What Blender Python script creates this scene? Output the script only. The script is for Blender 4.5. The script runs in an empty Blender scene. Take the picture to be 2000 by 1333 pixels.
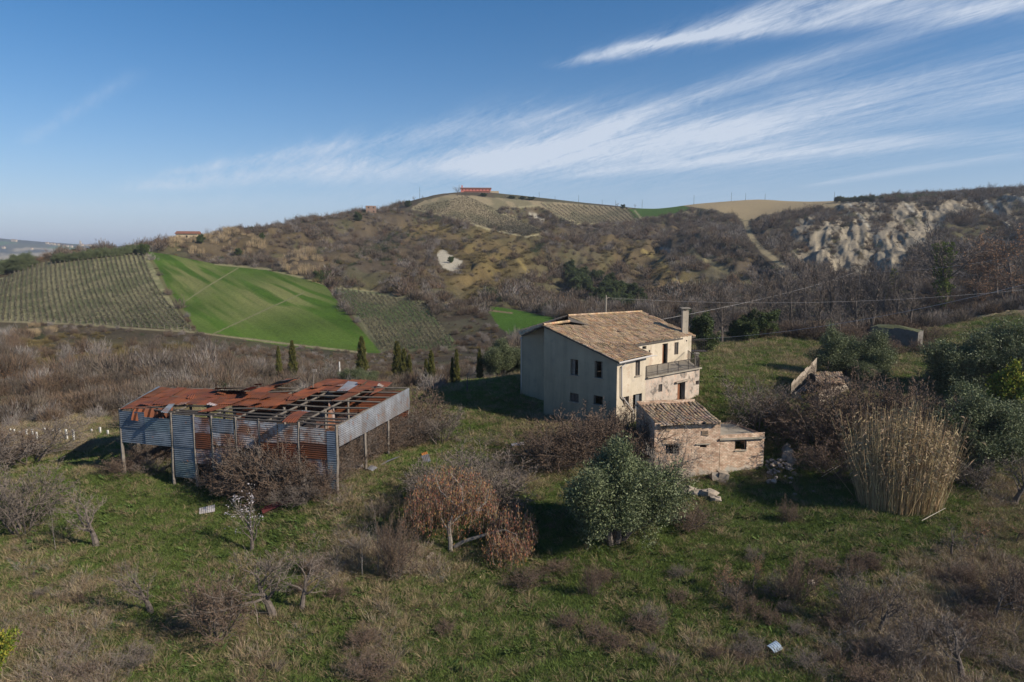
import bpy, math, random, colorsys
import numpy as np
from mathutils import Vector, Matrix
random.seed(7); RNG = np.random.default_rng(7)
C = bpy.context.scene.collection
SC = bpy.context.scene
R = math.radians
# ------------------------------------------------------------------ camera
CZ = 14.6                       # drone height above the farmhouse yard
F = 1333.0                      # focal length in pixels of a 2000 px wide picture
PITCH = math.atan(166.5/1333.0)
cam_d = bpy.data.cameras.new('camera'); cam = bpy.data.objects.new('camera', cam_d); C.objects.link(cam)
cam_d.sensor_width = 36.0; cam_d.lens = 24.0; cam_d.clip_start = 0.5; cam_d.clip_end = 40000
cam.location = (0, 0, CZ); cam.rotation_euler = (math.pi/2-PITCH, 0, 0)
SC.camera = cam
# ------------------------------------------------------------------ light
SUN_EL, SUN_AZ = 31.0, 115.5    # azimuth clockwise from +Y
sd = bpy.data.lights.new('sun', 'SUN'); so = bpy.data.objects.new('sun', sd); C.objects.link(so)
sd.energy = 4.9; sd.angle = R(0.53); sd.color = (1.0, 0.90, 0.76)
sdir = Vector((math.sin(R(SUN_AZ))*math.cos(R(SUN_EL)), math.cos(R(SUN_AZ))*math.cos(R(SUN_EL)), math.sin(R(SUN_EL))))
so.rotation_euler = sdir.to_track_quat('Z', 'Y').to_euler()
so.location = (60, -30, 60)
SC.view_settings.view_transform = 'Standard'; SC.view_settings.look = 'None'
SC.view_settings.gamma = 1.0; SC.view_settings.exposure = 0.38
SC.render.engine = 'CYCLES'
SC.cycles.max_bounces = 5; SC.cycles.diffuse_bounces = 2; SC.cycles.glossy_bounces = 2; SC.cycles.transparent_max_bounces = 8
SC.cycles.volume_bounces = 0
try: SC.cycles.use_denoising = True
except Exception: pass

def raydir(px, py):             # world direction with y = 1
    xc = (px-1000.0)/F; yc = -(py-666.5)/F
    y = math.cos(PITCH)+yc*math.sin(PITCH); z = -math.sin(PITCH)+yc*math.cos(PITCH)
    return xc/y, z/y            # slopes x/y, z/y
def P(px, py, D):
    a, s = raydir(px, py)
    return Vector((a*D, D, CZ+s*D))
def project(x, y, z):           # arrays -> picture coordinates
    dy = y; dz = z-CZ
    f = dy*math.cos(PITCH)-dz*math.sin(PITCH); u = dz*math.cos(PITCH)+dy*math.sin(PITCH)
    return 1000+F*x/f, 666.5-F*u/f

# ------------------------------------------------------------------ sky with cirrus
W = bpy.data.worlds.new('World'); SC.world = W; W.use_nodes = True
nt = W.node_tree; nt.nodes.clear()
def NN(t, **kw):
    n = nt.nodes.new(t)
    for k, v in kw.items(): setattr(n, k, v)
    return n
def setin(n, i, v):
    if isinstance(v, bpy.types.NodeSocket): nt.links.new(v, n.inputs[i])
    else: n.inputs[i].default_value = v
def M(op, a, b=0.0, c=0.0, clamp=False):
    n = NN('ShaderNodeMath', operation=op, use_clamp=clamp)
    setin(n, 0, a); setin(n, 1, b); setin(n, 2, c)
    return n.outputs[0]
out = NN('ShaderNodeOutputWorld'); bg = NN('ShaderNodeBackground')
sky = NN('ShaderNodeTexSky', sky_type='NISHITA'); sky.sun_disc = False
sky.sun_elevation = R(SUN_EL); sky.sun_rotation = R(SUN_AZ); sky.air_density = 1.0; sky.dust_density = 0.25; sky.ozone_density = 2.8; sky.altitude = 200
SKY = 0.080
tc = NN('ShaderNodeTexCoord'); sp = NN('ShaderNodeSeparateXYZ'); nt.links.new(tc.outputs['Generated'], sp.inputs[0])
KZ = 0.10
den = M('ADD', M('MAXIMUM', sp.outputs[2], 0.0), KZ)
U = M('DIVIDE', sp.outputs[0], den); V = M('DIVIDE', sp.outputs[1], den)
def skyuv(px, py):
    a, s = raydir(px, py); n = math.sqrt(a*a+1+s*s)
    return a/n/(max(s/n, 0)+KZ), 1/n/(max(s/n, 0)+KZ)
def streak_noise(ang, su, sv, detail=6, rough=.62, off=0.0, dist=0.6):
    ca, sa = math.cos(ang), math.sin(ang)
    t = M('ADD', M('MULTIPLY', U, ca), M('MULTIPLY', V, sa)); w = M('SUBTRACT', M('MULTIPLY', V, ca), M('MULTIPLY', U, sa))
    cb = NN('ShaderNodeCombineXYZ'); setin(cb, 0, M('MULTIPLY', t, su)); setin(cb, 1, M('MULTIPLY', w, sv)); setin(cb, 2, off)
    nz = NN('ShaderNodeTexNoise'); nt.links.new(cb.outputs[0], nz.inputs['Vector'])
    nz.inputs['Scale'].default_value = 1.0; nz.inputs['Detail'].default_value = detail; nz.inputs['Roughness'].default_value = rough; nz.inputs['Distortion'].default_value = dist
    return nz.outputs['Fac']
A0 = skyuv(1150, 330); B0 = skyuv(1950, 60)
angm = math.atan2(B0[1]-A0[1], B0[0]-A0[0])
n1 = streak_noise(angm, .55, 3.2, 7, .62, 1.3, 1.0)
n2 = streak_noise(angm+.12, 1.5, 9.0, 6, .65, 5.1, .8)
n3 = streak_noise(angm-.1, .25, .9, 3, .5, 9.4, .3)
n4 = streak_noise(angm+.22, 3.2, 26.0, 5, .7, 3.3, 1.2); n5 = streak_noise(angm-.35, 5.0, 14.0, 6, .7, 7.7, 1.6)
# each streak: pixel ends, half widths at both ends, strength
STREAKS = [((1060, 135), (2050, -75), 12, 95, 1.25), ((1180, 95), (2000, 15), 10, 40, .6),
           ((900, 345), (2060, -15), 32, 28, .62), ((860, 350), (2060, 170), 36, 75, .62),
           ((1050, 352), (2060, 262), 14, 30, .6), ((1550, 368), (2060, 292), 6, 22, .6),
           ((200, 375), (1150, 300), 14, 70, .95), ((300, 345), (860, 255), 10, 34, .6),
           ((40, 285), (175, 200), 22, 26, .33), ((-60, 420), (700, 390), 25, 30, .3), ((560, 350), (1250, 372), 40, 40, .32), ((1500, 200), (2100, 120), 40, 70, .35)]
dens = 0.0
for (pa, pb, wa, wb, st) in STREAKS:
    a = skyuv(*pa); b = skyuv(*pb); L = math.hypot(b[0]-a[0], b[1]-a[1]); tx, ty = (b[0]-a[0])/L, (b[1]-a[1])/L
    def hw(p, w):
        w = w*.62
        q = skyuv(p[0]+w*.1, p[1]+w); q0 = skyuv(*p)
        return abs((q[1]-q0[1])*tx-(q[0]-q0[0])*ty)+1e-3
    w0, w1 = hw(pa, wa), hw(pb, wb)
    du = M('SUBTRACT', U, a[0]); dv = M('SUBTRACT', V, a[1])
    t = M('DIVIDE', M('ADD', M('MULTIPLY', du, tx), M('MULTIPLY', dv, ty)), L)
    w = M('SUBTRACT', M('MULTIPLY', dv, tx), M('MULTIPLY', du, ty))
    wid = M('MAXIMUM', M('ADD', M('MULTIPLY', t, w1-w0), w0), min(w0, w1)*.5)
    q = M('DIVIDE', w, wid); q = M('ADD', q, M('MULTIPLY', M('SUBTRACT', n1, .5), 1.6))
    g = M('POWER', 2.718, M('MULTIPLY', M('MULTIPLY', q, q), -1.0))
    e = M('MULTIPLY', M('MULTIPLY', t, 7.0, clamp=True), M('MULTIPLY', M('SUBTRACT', 1.6, t), 3.0, clamp=True))
    dens = M('ADD', M('MULTIPLY', M('MULTIPLY', g, e), st), dens)
tex = M('ADD', M('ADD', M('MULTIPLY', n1, .30), M('MULTIPLY', n2, .30)), M('ADD', M('MULTIPLY', n4, .22), M('MULTIPLY', n5, .22)))
dens = M('MULTIPLY', dens, M('ADD', M('MULTIPLY', M('SUBTRACT', tex, .46), 4.6), M('MULTIPLY', dens, .38), clamp=True))
horfade = M('MULTIPLY', M('SUBTRACT', sp.outputs[2], 0.005), 22.0, clamp=True)
dens = M('MULTIPLY', M('MULTIPLY', dens, horfade), .64, clamp=True)
dens = M('MINIMUM', dens, .80)
hsv = NN('ShaderNodeHueSaturation'); hsv.inputs['Saturation'].default_value = 1.38; nt.links.new(sky.outputs[0], hsv.inputs['Color'])
hz = NN('ShaderNodeMix', data_type='RGBA'); nt.links.new(M('MULTIPLY', M('POWER', 2.718, M('MULTIPLY', M('MAXIMUM', sp.outputs[2], 0.0), -9.0)), .8), hz.inputs['Factor'])
nt.links.new(hsv.outputs[0], hz.inputs[6]); hz.inputs[7].default_value = (3.0, 4.9, 7.8, 1)
mx = NN('ShaderNodeMix', data_type='RGBA'); nt.links.new(dens, mx.inputs['Factor'])
tn = NN('ShaderNodeMix', data_type='RGBA', blend_type='MULTIPLY'); tn.inputs['Factor'].default_value = 1; nt.links.new(hz.outputs[2], tn.inputs[6]); tn.inputs[7].default_value = (1.13, .985, 1.0, 1)
nt.links.new(tn.outputs[2], mx.inputs[6]); mx.inputs[7].default_value = (6.8, 7.4, 8.4, 1)
nt.links.new(mx.outputs[2], bg.inputs['Color']); bg.inputs['Strength'].default_value = SKY
nt.links.new(bg.outputs[0], out.inputs[0])

# ------------------------------------------------------------------ noise in numpy
def _hash(ix, iy, seed):
    h = (ix.astype(np.int64)*374761393 + iy.astype(np.int64)*668265263 + seed*1442695041) & 0x7fffffff
    h = ((h ^ (h >> 13))*1274126177) & 0x7fffffff
    h = ((h ^ (h >> 16))*2246822519) & 0x7fffffff
    return (h & 0xffffff)/float(0xffffff)
def vnoise(x, y, seed=0):
    x = np.asarray(x, float); y = np.asarray(y, float)
    ix = np.floor(x); iy = np.floor(y); fx = x-ix; fy = y-iy
    fx = fx*fx*(3-2*fx); fy = fy*fy*(3-2*fy)
    a = _hash(ix, iy, seed); b = _hash(ix+1, iy, seed); c = _hash(ix, iy+1, seed); d = _hash(ix+1, iy+1, seed)
    return (a*(1-fx)+b*fx)*(1-fy)+(c*(1-fx)+d*fx)*fy
def fbm(x, y, oct=4, seed=0, gain=.5):
    s = 0; amp = 1; tot = 0
    for o in range(oct):
        s = s+amp*vnoise(x*2**o+17.3*o, y*2**o-9.1*o, seed+o); tot += amp; amp *= gain
    return s/tot
def sstep(a, b, x):
    t = np.clip((x-a)/(b-a), 0, 1); return t*t*(3-2*t)

# ------------------------------------------------------------------ terrain height
CP = [  # picture x, picture y, distance
 (0,1333,29),(500,1333,29),(1000,1333,29),(1500,1333,29),(2000,1333,29),
 (0,1200,34.5),(500,1200,34.5),(1000,1200,34.5),(1500,1200,34.5),(2000,1200,34.5),
 (0,1080,41),(500,1080,41),(1000,1080,41),(1500,1080,41),(2000,1080,41),
 (0,1000,46.5),(400,1000,45.5),(800,1000,45),(1200,1000,45.5),(1600,1000,46),(2000,1000,47),
 (0,950,50),(300,945,49.5),(655,965,46),(900,950,48.5),(1395,956,50.5),(1330,950,52.0),(1400,940,52.8),(1280,955,51.5),(1460,931,53.6),(1650,950,49.5),(2000,950,51),
 (0,900,56),(233,915,51.8),(150,872,61),(0,872,62),(-200,872,62),(-200,1000,46.5),(-200,1333,29),(2200,1333,29),(2200,1000,47),
 (0,800,84),(200,800,82),(200,750,110),(0,750,110),(0,700,145),(-200,750,110),(-200,650,205),(350,740,115),(350,700,145),(550,735,113),(550,700,150),
 (700,742,108),(700,710,140),(880,742,104),(880,712,140),(980,725,108),(980,700,140),
 (1063,812,65.5),(1208,838,60),(1020,772,71),(1375,772,68.5),(950,762,75),(890,802,67),(960,850,60),(1000,900,54.5),(860,770,76),(820,870,58.5),(700,900,53),
 (1493,925,54),(1560,880,56.5),(1480,830,60),(1400,760,69),(1400,700,88),(1420,665,108),(1600,765,69),(1560,700,88),(1700,682,97),(1750,800,62),(1900,860,57),(1880,740,76),(1850,680,95),
 (1900,650,106),(1950,612,124),(1700,655,112),(2050,600,132),(2200,600,132),(2200,760,72),(2000,800,64),(2200,860,57),(1560,655,114),
 (0,628,215),(370,647,200),(520,667,194),(700,687,186),(890,682,186),(-200,625,215),
 (0,546,290),(45,521,318),(140,499,350),(290,491,368),(420,516,345),(640,557,298),(830,590,258),(-200,590,280),
 (60,600,240),(250,570,262),(450,600,240),(600,620,225),
 (270,484,395),(340,472,430),(460,449,470),(600,432,520),(700,414,560),(800,394,620),(850,384,680),(930,380,715),(1060,388,740),(1200,402,740),(1250,408,735),(1300,408,720),(1350,400,700),(1480,390,680),(1640,393,600),(1750,389,560),(1840,384,560),(1920,377,560),(2000,371,560),(2200,362,560),(2400,360,560),
 (430,482,408),(550,530,330),(600,490,400),(700,520,350),(700,465,470),(800,560,290),(800,505,385),(800,445,520),(800,412,590),
 (950,590,258),(950,520,350),(950,470,470),(950,432,580),(1050,460,505),(940,600,246),(1075,622,214),(1000,650,200),
 (1150,600,245),(1150,540,340),(1150,480,460),(1150,437,620),(1250,600,240),(1250,520,360),(1250,440,600),(1350,600,222),(1350,530,330),(1350,470,450),(1350,420,610),
 (1450,430,580),(1455,480,430),(1500,540,300),(1590,570,240),(1600,520,300),(1600,470,390),(1600,422,500),(1750,545,255),(1750,480,360),(1750,430,460),
 (1900,535,245),(1900,470,370),(1900,420,460),(1900,392,520),(2050,535,245),(2050,470,370),(2050,420,460),(2200,535,245),(2200,430,440)]
CW = [  # x, y, z : out of sight or hidden ground
 (-18,10,-4.2),(0,10,-4.2),(18,10,-4.2),(-40,20,-4.0),(40,20,-4),(-60,30,-4),(60,30,-4),
 (-700,980,-95),(-900,980,-95),(-1300,980,-95),(-800,700,-80),(-1000,700,-80),(-560,760,-75),(-310,430,-30),(-290,500,-35),(-400,520,-50),(-430,640,-60),(-235,560,-6),(-60,900,20),(60,950,30),(200,900,40),(350,800,50),(500,760,60),(-180,760,-20),(-260,900,-60),(700,760,60),(-500,900,-75),
 (45,150,-6.5),(45,190,-6),(80,150,-4.5),(80,200,-2),(20,140,-8.2),(110,160,0),(110,210,4),(-20,160,-9.3)]
src = []
for (px, py, D) in CP:
    a, s = raydir(px, py); src.append((a, math.log(D), s*D/(D**.5)))
for (x, y, z) in CW: src.append((x/y, math.log(y), (z-CZ)/(y**.5)))
src = np.array(src); SA = 1.4
def _phi(r2): return np.where(r2 > 1e-12, .5*r2*np.log(r2+1e-12), 0)
X = np.stack([src[:, 0]*SA, src[:, 1]], 1); nP = len(X)
K = _phi(((X[:, None]-X[None])**2).sum(-1)); K[np.arange(nP), np.arange(nP)] += 2e-4
Pm = np.c_[np.ones(nP), X]; Am = np.zeros((nP+3, nP+3)); Am[:nP, :nP] = K; Am[:nP, nP:] = Pm; Am[nP:, :nP] = Pm.T
sol = np.linalg.solve(Am, np.r_[src[:, 2], 0, 0, 0])
def tps(a, l):
    o = np.empty_like(a)
    for i in range(0, a.size, 40000):
        q = np.stack([a.flat[i:i+40000]*SA, l.flat[i:i+40000]], 1)
        r2 = ((q[:, None]-X[None])**2).sum(-1)
        o.flat[i:i+40000] = _phi(r2)@sol[:nP]+sol[nP]+q@sol[nP+1:]
    return o
NA, NL = 1180, 880
A_ = np.concatenate([np.linspace(-1.5, -.86, 60, endpoint=False), np.linspace(-.86, .86, NA-120), np.linspace(.86, 1.5, 61)[1:]])
L_ = np.linspace(math.log(11), math.log(980), NL)
ca = np.linspace(-1.5, 1.5, 200); cl = np.linspace(L_[0], L_[-1], 170)
g = tps(*[m.ravel() for m in np.meshgrid(ca, cl, indexing='ij')]).reshape(200, 170)
def bil(grid, ga, gl, a, l):
    fa = np.clip(np.interp(a, ga, np.arange(len(ga))), 0, len(ga)-1.001); fl = np.clip(np.interp(l, gl, np.arange(len(gl))), 0, len(gl)-1.001)
    i = fa.astype(int); j = fl.astype(int); u = fa-i; v = fl-j
    return (grid[i, j]*(1-u)+grid[i+1, j]*u)*(1-v)+(grid[i, j+1]*(1-u)+grid[i+1, j+1]*u)*v
AA, LL = np.meshgrid(A_, L_, indexing='ij'); YY = np.exp(LL); XX = AA*YY
ZB = bil(g, ca, cl, AA, LL)*np.sqrt(YY)+CZ
PX, PY = project(XX, YY, ZB)
def inpoly(px, py, poly):
    c = np.zeros(px.shape, bool); n = len(poly)
    for i in range(n):
        x0, y0 = poly[i]; x1, y1 = poly[(i+1) % n]
        if y0 == y1: continue
        c ^= ((y0 > py) != (y1 > py)) & (px < (x1-x0)*(py-y0)/(y1-y0)+x0)
    return c
def polydist(px, py, pts):
    d = np.full(px.shape, 1e9)
    for (x0, y0), (x1, y1) in zip(pts[:-1], pts[1:]):
        L2 = (x1-x0)**2+(y1-y0)**2; t = np.clip(((px-x0)*(x1-x0)+(py-y0)*(y1-y0))/L2, 0, 1)
        d = np.minimum(d, np.hypot(px-x0-t*(x1-x0), py-y0-t*(y1-y0)))
    return d
VIN1 = [(-300,628),(0,628),(120,632),(250,640),(378,648),(350,610),(325,570),(300,520),(284,491),(235,492),(170,499),(110,508),(45,520),(15,540),(-300,590)]
GREEN1 = [(284,491),(330,497),(420,516),(520,526),(600,545),(636,560),(660,590),(690,625),(720,655),(748,690),(700,689),(600,678),(520,668),(440,655),(388,650),(360,612),(328,570),(303,520)]
VIN2 = [(650,560),(700,566),(760,576),(828,592),(850,620),(895,676),(880,684),(800,684),(740,684),(715,650),(680,600)]
GREEN2 = [(944,596),(985,600),(1030,608),(1110,628),(1130,660),(1010,668),(975,640),(960,615)]
VIN3 = [(803,406),(830,392),(880,380),(985,388),(1060,394),(1050,402),(960,412),(1000,425),(1068,455),(1030,463),(960,452),(910,436),(850,420)]
VIN4 = [(1050,402),(1062,394),(1130,399),(1235,408),(1258,434),(1200,438),(1120,436),(1090,422)]
GREEN3 = [(1225,409),(1270,406),(1335,402),(1352,410),(1290,424),(1240,428)]
TAN = [(1332,402),(1400,392),(1480,388),(1560,390),(1650,392),(1640,402),(1560,415),(1480,428),(1455,431),(1400,412)]
SCAR = [(853,490),(866,488),(885,502),(903,510),(903,522),(882,530),(866,526),(855,512)]
PLOW = [(1850,606),(2100,600),(2100,645),(1960,640),(1900,650),(1868,640)]
far = YY > 170
qx = PX+(fbm(XX/7, YY/7, 3, 5)-.5)*7; qy = PY+(fbm(XX/7, YY/7, 3, 9)-.5)*3
m_v1 = inpoly(PX, qy, VIN1) & far & (YY < 400); m_g1 = inpoly(PX, qy, GREEN1) & far & (YY < 400)
m_v2 = inpoly(PX, qy, VIN2) & far & (YY < 330); m_g2 = inpoly(PX, PY, GREEN2) & far & (YY < 300)
m_v3 = inpoly(PX, PY, VIN3) & (YY > 420) & (YY < 900); m_v4 = inpoly(PX, PY, VIN4) & (YY > 420) & (YY < 900)
m_g3 = inpoly(PX, PY, GREEN3) & (YY > 420); m_tan = inpoly(PX, PY, TAN) & (YY > 420)
m_sc = inpoly(qx, PY+(fbm(XX/5, YY/5, 3, 9)-.5)*6, SCAR) & (YY > 250) & (YY < 600)
m_pl = inpoly(qx, PY, PLOW) & (YY < 170) & (YY > 80)
fields = m_v1 | m_g1 | m_v2 | m_g2 | m_v3 | m_v4 | m_g3 | m_tan
# relief
near = 1-sstep(110, 200, YY)
fieldsoft = (fields | inpoly(PX, PY, [(835,475),(880,475),(920,500),(920,530),(880,545),(845,530)]) & (YY > 250)).astype(float)
fieldsoft = np.maximum(fieldsoft, ((polydist(PX, PY, [(1455,430),(1466,462),(1490,490),(1530,520),(1560,548),(1592,568)]) < 13) & (YY > 200)).astype(float))
for k in range(16):
    fieldsoft[1:-1] = (fieldsoft[:-2]+fieldsoft[1:-1]*2+fieldsoft[2:])/4; fieldsoft[:, 1:-1] = (fieldsoft[:, :-2]+fieldsoft[:, 1:-1]*2+fieldsoft[:, 2:])/4
rid = 1-np.abs(fbm((XX-.35*YY)/58, YY/170, 5, 31, .55)-.5)*2
rough = (1-np.clip(fieldsoft*2.4, 0, 1))*sstep(215, 300, YY)
crest = 1-sstep(.90, 1.0, YY/(np.interp(PX, [0,270,460,700,850,1060,1350,1480,1640,1750,2000],[330,380,450,540,660,730,690,680,600,550,550])))
Z = ZB + near*((fbm(XX/9, YY/9, 4, 3)-.5)*.55+(fbm(XX/1.7, YY/1.7, 3, 4)-.5)*.34)
badz = np.exp(-((PX-1720)/170)**2-((PY-440)/50)**2)*(YY > 260)
Z += (1-.75*badz)*rough*crest*((rid-.86)*27+(fbm(XX/14, YY/14, 4, 8)-.5)*5)
Z += (1-near)*(fbm(XX/60, YY/60, 3, 12)-.5)*2.0*crest
bad = np.maximum.reduce([np.exp(-((PX-cx)/rx)**2-((PY-cy)/ry)**2) for cx, cy, rx, ry in
     [(1600,455,60,30),(1680,455,70,36),(1740,420,90,28),(1830,410,70,25),(1640,485,90,22),(1735,480,60,35),(1960,410,30,26),(1900,400,40,16),(1800,452,45,28),(1690,400,90,14)]])*(YY > 260)*sstep(.02, .3, 1-fieldsoft)
bn = fbm((PX+PY*.9)/16, (PY-PX*.35)/60+3, 5, 77, .6)
gul = 1-np.abs(fbm((XX-.5*YY)/8, YY/70, 4, 55, .6)-.5)*2
Z += sstep(.25, .8, bad)*(gul-.85)*2.6*crest
PX, PY = project(XX, YY, Z)
def H(x, y):
    x = np.atleast_1d(np.asarray(x, float)); y = np.atleast_1d(np.asarray(y, float))
    return bil(Z, A_, L_, x/y, np.log(y))
def h1(x, y): return float(H(x, y)[0])
_Dm = np.exp(np.linspace(math.log(20), math.log(960), 1600))
def G(px, py, dmin=20, dmax=960):    # where the picture ray meets the ground
    a, s = raydir(px, py); D = _Dm[(_Dm >= dmin) & (_Dm <= dmax)]
    gap = CZ+s*D-H(a*D, D)
    k = np.where(gap <= 0)[0]
    D0 = D[k[0]] if len(k) else dmax
    if len(k) and k[0] > 0:
        d1, d2 = D[k[0]-1], D[k[0]]; g1, g2 = gap[k[0]-1], gap[k[0]]; D0 = d1+(d2-d1)*g1/(g1-g2)
    return Vector((a*D0, D0, h1(a*D0, D0)))

# ------------------------------------------------------------------ material helper
def mat(name, base=(.5, .5, .5), base2=None, scale=1.0, rough=.9, attr=True, bump=0.0, bscale=8.0, metallic=0.0, rand=0.0, detail=5, trans=0.0, contrast=1.0, spots=None, spec=.3, streak=None):
    m = bpy.data.materials.new(name); m.use_nodes = True; t = m.node_tree; n = t.nodes; b = n['Principled BSDF']
    b.inputs['Roughness'].default_value = rough; b.inputs['Metallic'].default_value = metallic; b.inputs['Specular IOR Level'].default_value = spec
    geo = n.new('ShaderNodeNewGeometry')
    def noise(sc, dt=detail, rg=.6):
        q = n.new('ShaderNodeTexNoise'); q.inputs['Scale'].default_value = sc; q.inputs['Detail'].default_value = dt; q.inputs['Roughness'].default_value = rg
        t.links.new(geo.outputs['Position'], q.inputs['Vector']); return q
    col = None
    if base2 is not None:
        q = noise(scale); r = n.new('ShaderNodeValToRGB'); t.links.new(q.outputs['Fac'], r.inputs[0])
        h = .18/contrast; r.color_ramp.elements[0].position = .5-h; r.color_ramp.elements[1].position = .5+h
        r.color_ramp.elements[0].color = (*base, 1); r.color_ramp.elements[1].color = (*base2, 1); col = r.outputs[0]
    else:
        rgb = n.new('ShaderNodeRGB'); rgb.outputs[0].default_value = (*base, 1); col = rgb.outputs[0]
    if spots:
        for (sc, lo, hi, c, st) in spots:
            q = noise(sc); r = n.new('ShaderNodeMapRange'); r.inputs[1].default_value = lo; r.inputs[2].default_value = hi; r.inputs[4].default_value = st
            t.links.new(q.outputs['Fac'], r.inputs[0]); x = n.new('ShaderNodeMix'); x.data_type = 'RGBA'
            t.links.new(r.outputs[0], x.inputs['Factor']); t.links.new(col, x.inputs[6]); x.inputs[7].default_value = (*c, 1); col = x.outputs[2]
    if streak:
        c, st, sc, zb_, zt_ = streak
        vm = n.new('ShaderNodeVectorMath'); vm.operation = 'MULTIPLY'; vm.inputs[1].default_value = (sc, sc, sc*.09); t.links.new(geo.outputs['Position'], vm.inputs[0])
        q = n.new('ShaderNodeTexNoise'); q.inputs['Detail'].default_value = 6; q.inputs['Roughness'].default_value = .7; q.inputs['Scale'].default_value = 1; t.links.new(vm.outputs[0], q.inputs['Vector'])
        sx = n.new('ShaderNodeSeparateXYZ'); t.links.new(geo.outputs['Position'], sx.inputs[0]); mz = n.new('ShaderNodeMapRange'); mz.inputs[1].default_value = zt_; mz.inputs[2].default_value = zb_; mz.inputs[3].default_value = 0; mz.inputs[4].default_value = .16; t.links.new(sx.outputs[2], mz.inputs[0])
        ad = n.new('ShaderNodeMath'); t.links.new(q.outputs['Fac'], ad.inputs[0]); t.links.new(mz.outputs[0], ad.inputs[1])
        r = n.new('ShaderNodeMapRange'); r.inputs[1].default_value = .52; r.inputs[2].default_value = .74; r.inputs[4].default_value = st; t.links.new(ad.outputs[0], r.inputs[0])
        x = n.new('ShaderNodeMix'); x.data_type = 'RGBA'; t.links.new(r.outputs[0], x.inputs['Factor']); t.links.new(col, x.inputs[6]); x.inputs[7].default_value = (*c, 1); col = x.outputs[2]
    if attr:
        a = n.new('ShaderNodeAttribute'); a.attribute_name = 'tint'; x = n.new('ShaderNodeMix'); x.data_type = 'RGBA'; x.blend_type = 'MULTIPLY'; x.inputs['Factor'].default_value = 1
        t.links.new(col, x.inputs[6]); t.links.new(a.outputs['Color'], x.inputs[7]); col = x.outputs[2]
    if rand:
        oi = n.new('ShaderNodeObjectInfo'); mr = n.new('ShaderNodeMapRange'); mr.inputs[3].default_value = 1-rand; mr.inputs[4].default_value = 1+rand
        t.links.new(oi.outputs['Random'], mr.inputs[0]); x = n.new('ShaderNodeVectorMath'); x.operation = 'SCALE'
        t.links.new(col, x.inputs[0]); t.links.new(mr.outputs[0], x.inputs['Scale']); col = x.outputs[0]
    t.links.new(col, b.inputs['Base Color'])
    if bump:
        q = noise(bscale, 6); bp = n.new('ShaderNodeBump'); bp.inputs['Strength'].default_value = .7; bp.inputs['Distance'].default_value = bump
        t.links.new(q.outputs['Fac'], bp.inputs['Height']); t.links.new(bp.outputs[0], b.inputs['Normal'])
    if trans:
        tr = n.new('ShaderNodeBsdfTranslucent'); t.links.new(col, tr.inputs[0]); mxs = n.new('ShaderNodeMixShader'); mxs.inputs[0].default_value = trans
        t.links.new(b.outputs[0], mxs.inputs[1]); t.links.new(tr.outputs[0], mxs.inputs[2]); t.links.new(mxs.outputs[0], n['Material Output'].inputs[0])
    return m
def link_mesh(name, verts, faces, m, parent=None, tint=None, smooth=False):
    me = bpy.data.meshes.new(name)
    verts = np.asarray(verts, np.float32)
    if isinstance(faces, np.ndarray):
        k = faces.shape[1]; nf = len(faces)
        me.vertices.add(len(verts)); me.vertices.foreach_set('co', verts.ravel())
        me.loops.add(nf*k); me.loops.foreach_set('vertex_index', faces.astype(np.int32).ravel())
        me.polygons.add(nf); me.polygons.foreach_set('loop_start', np.arange(0, nf*k, k, dtype=np.int32))
        me.update(calc_edges=True)
    else:
        me.from_pydata(verts.tolist(), [], faces); me.update()
    if tint is not None:
        at = me.attributes.new('tint', 'FLOAT_COLOR', 'POINT'); tt = np.ones((len(verts), 4), np.float32); tt[:, :3] = np.asarray(tint, np.float32).reshape(-1, 3) if np.ndim(tint) > 1 else np.asarray(tint, np.float32)[:, None]
        at.data.foreach_set('color', tt.ravel())
    if smooth: me.polygons.foreach_set('use_smooth', np.ones(len(me.polygons), bool))
    for mm in (m if isinstance(m, (list, tuple)) else [m]): me.materials.append(mm)
    o = bpy.data.objects.new(name, me)
    C.objects.link(o)
    if parent: o.parent = parent
    return o
def tag(o, label=None, cat=None, group=None, kind=None):
    if label: o['label'] = label
    if cat: o['category'] = cat
    if group: o['group'] = group
    if kind: o['kind'] = kind
    return o
def empty(name, loc=(0, 0, 0), label=None, cat=None, group=None, rz=0):
    o = bpy.data.objects.new(name, None); o.location = loc; o.rotation_euler = (0, 0, rz); o.empty_display_size = .3; C.objects.link(o)
    return tag(o, label, cat, group)

# ------------------------------------------------------------------ ground colours (albedo of soil and turf)
def mixc(c, col, w): return c*(1-w[..., None])+np.array(col)*w[..., None]
nA = fbm(XX/3.2, YY/3.2, 4, 101); nB = fbm(XX/11, YY/11, 4, 102); nC = fbm(XX/.7, YY/.7, 3, 103); nD = fbm(XX/38, YY/38, 4, 104)
grn = np.array((.105, .145, .035)); dry = np.array((.185, .142, .082)); drk = np.array((.060, .052, .034))
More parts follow.
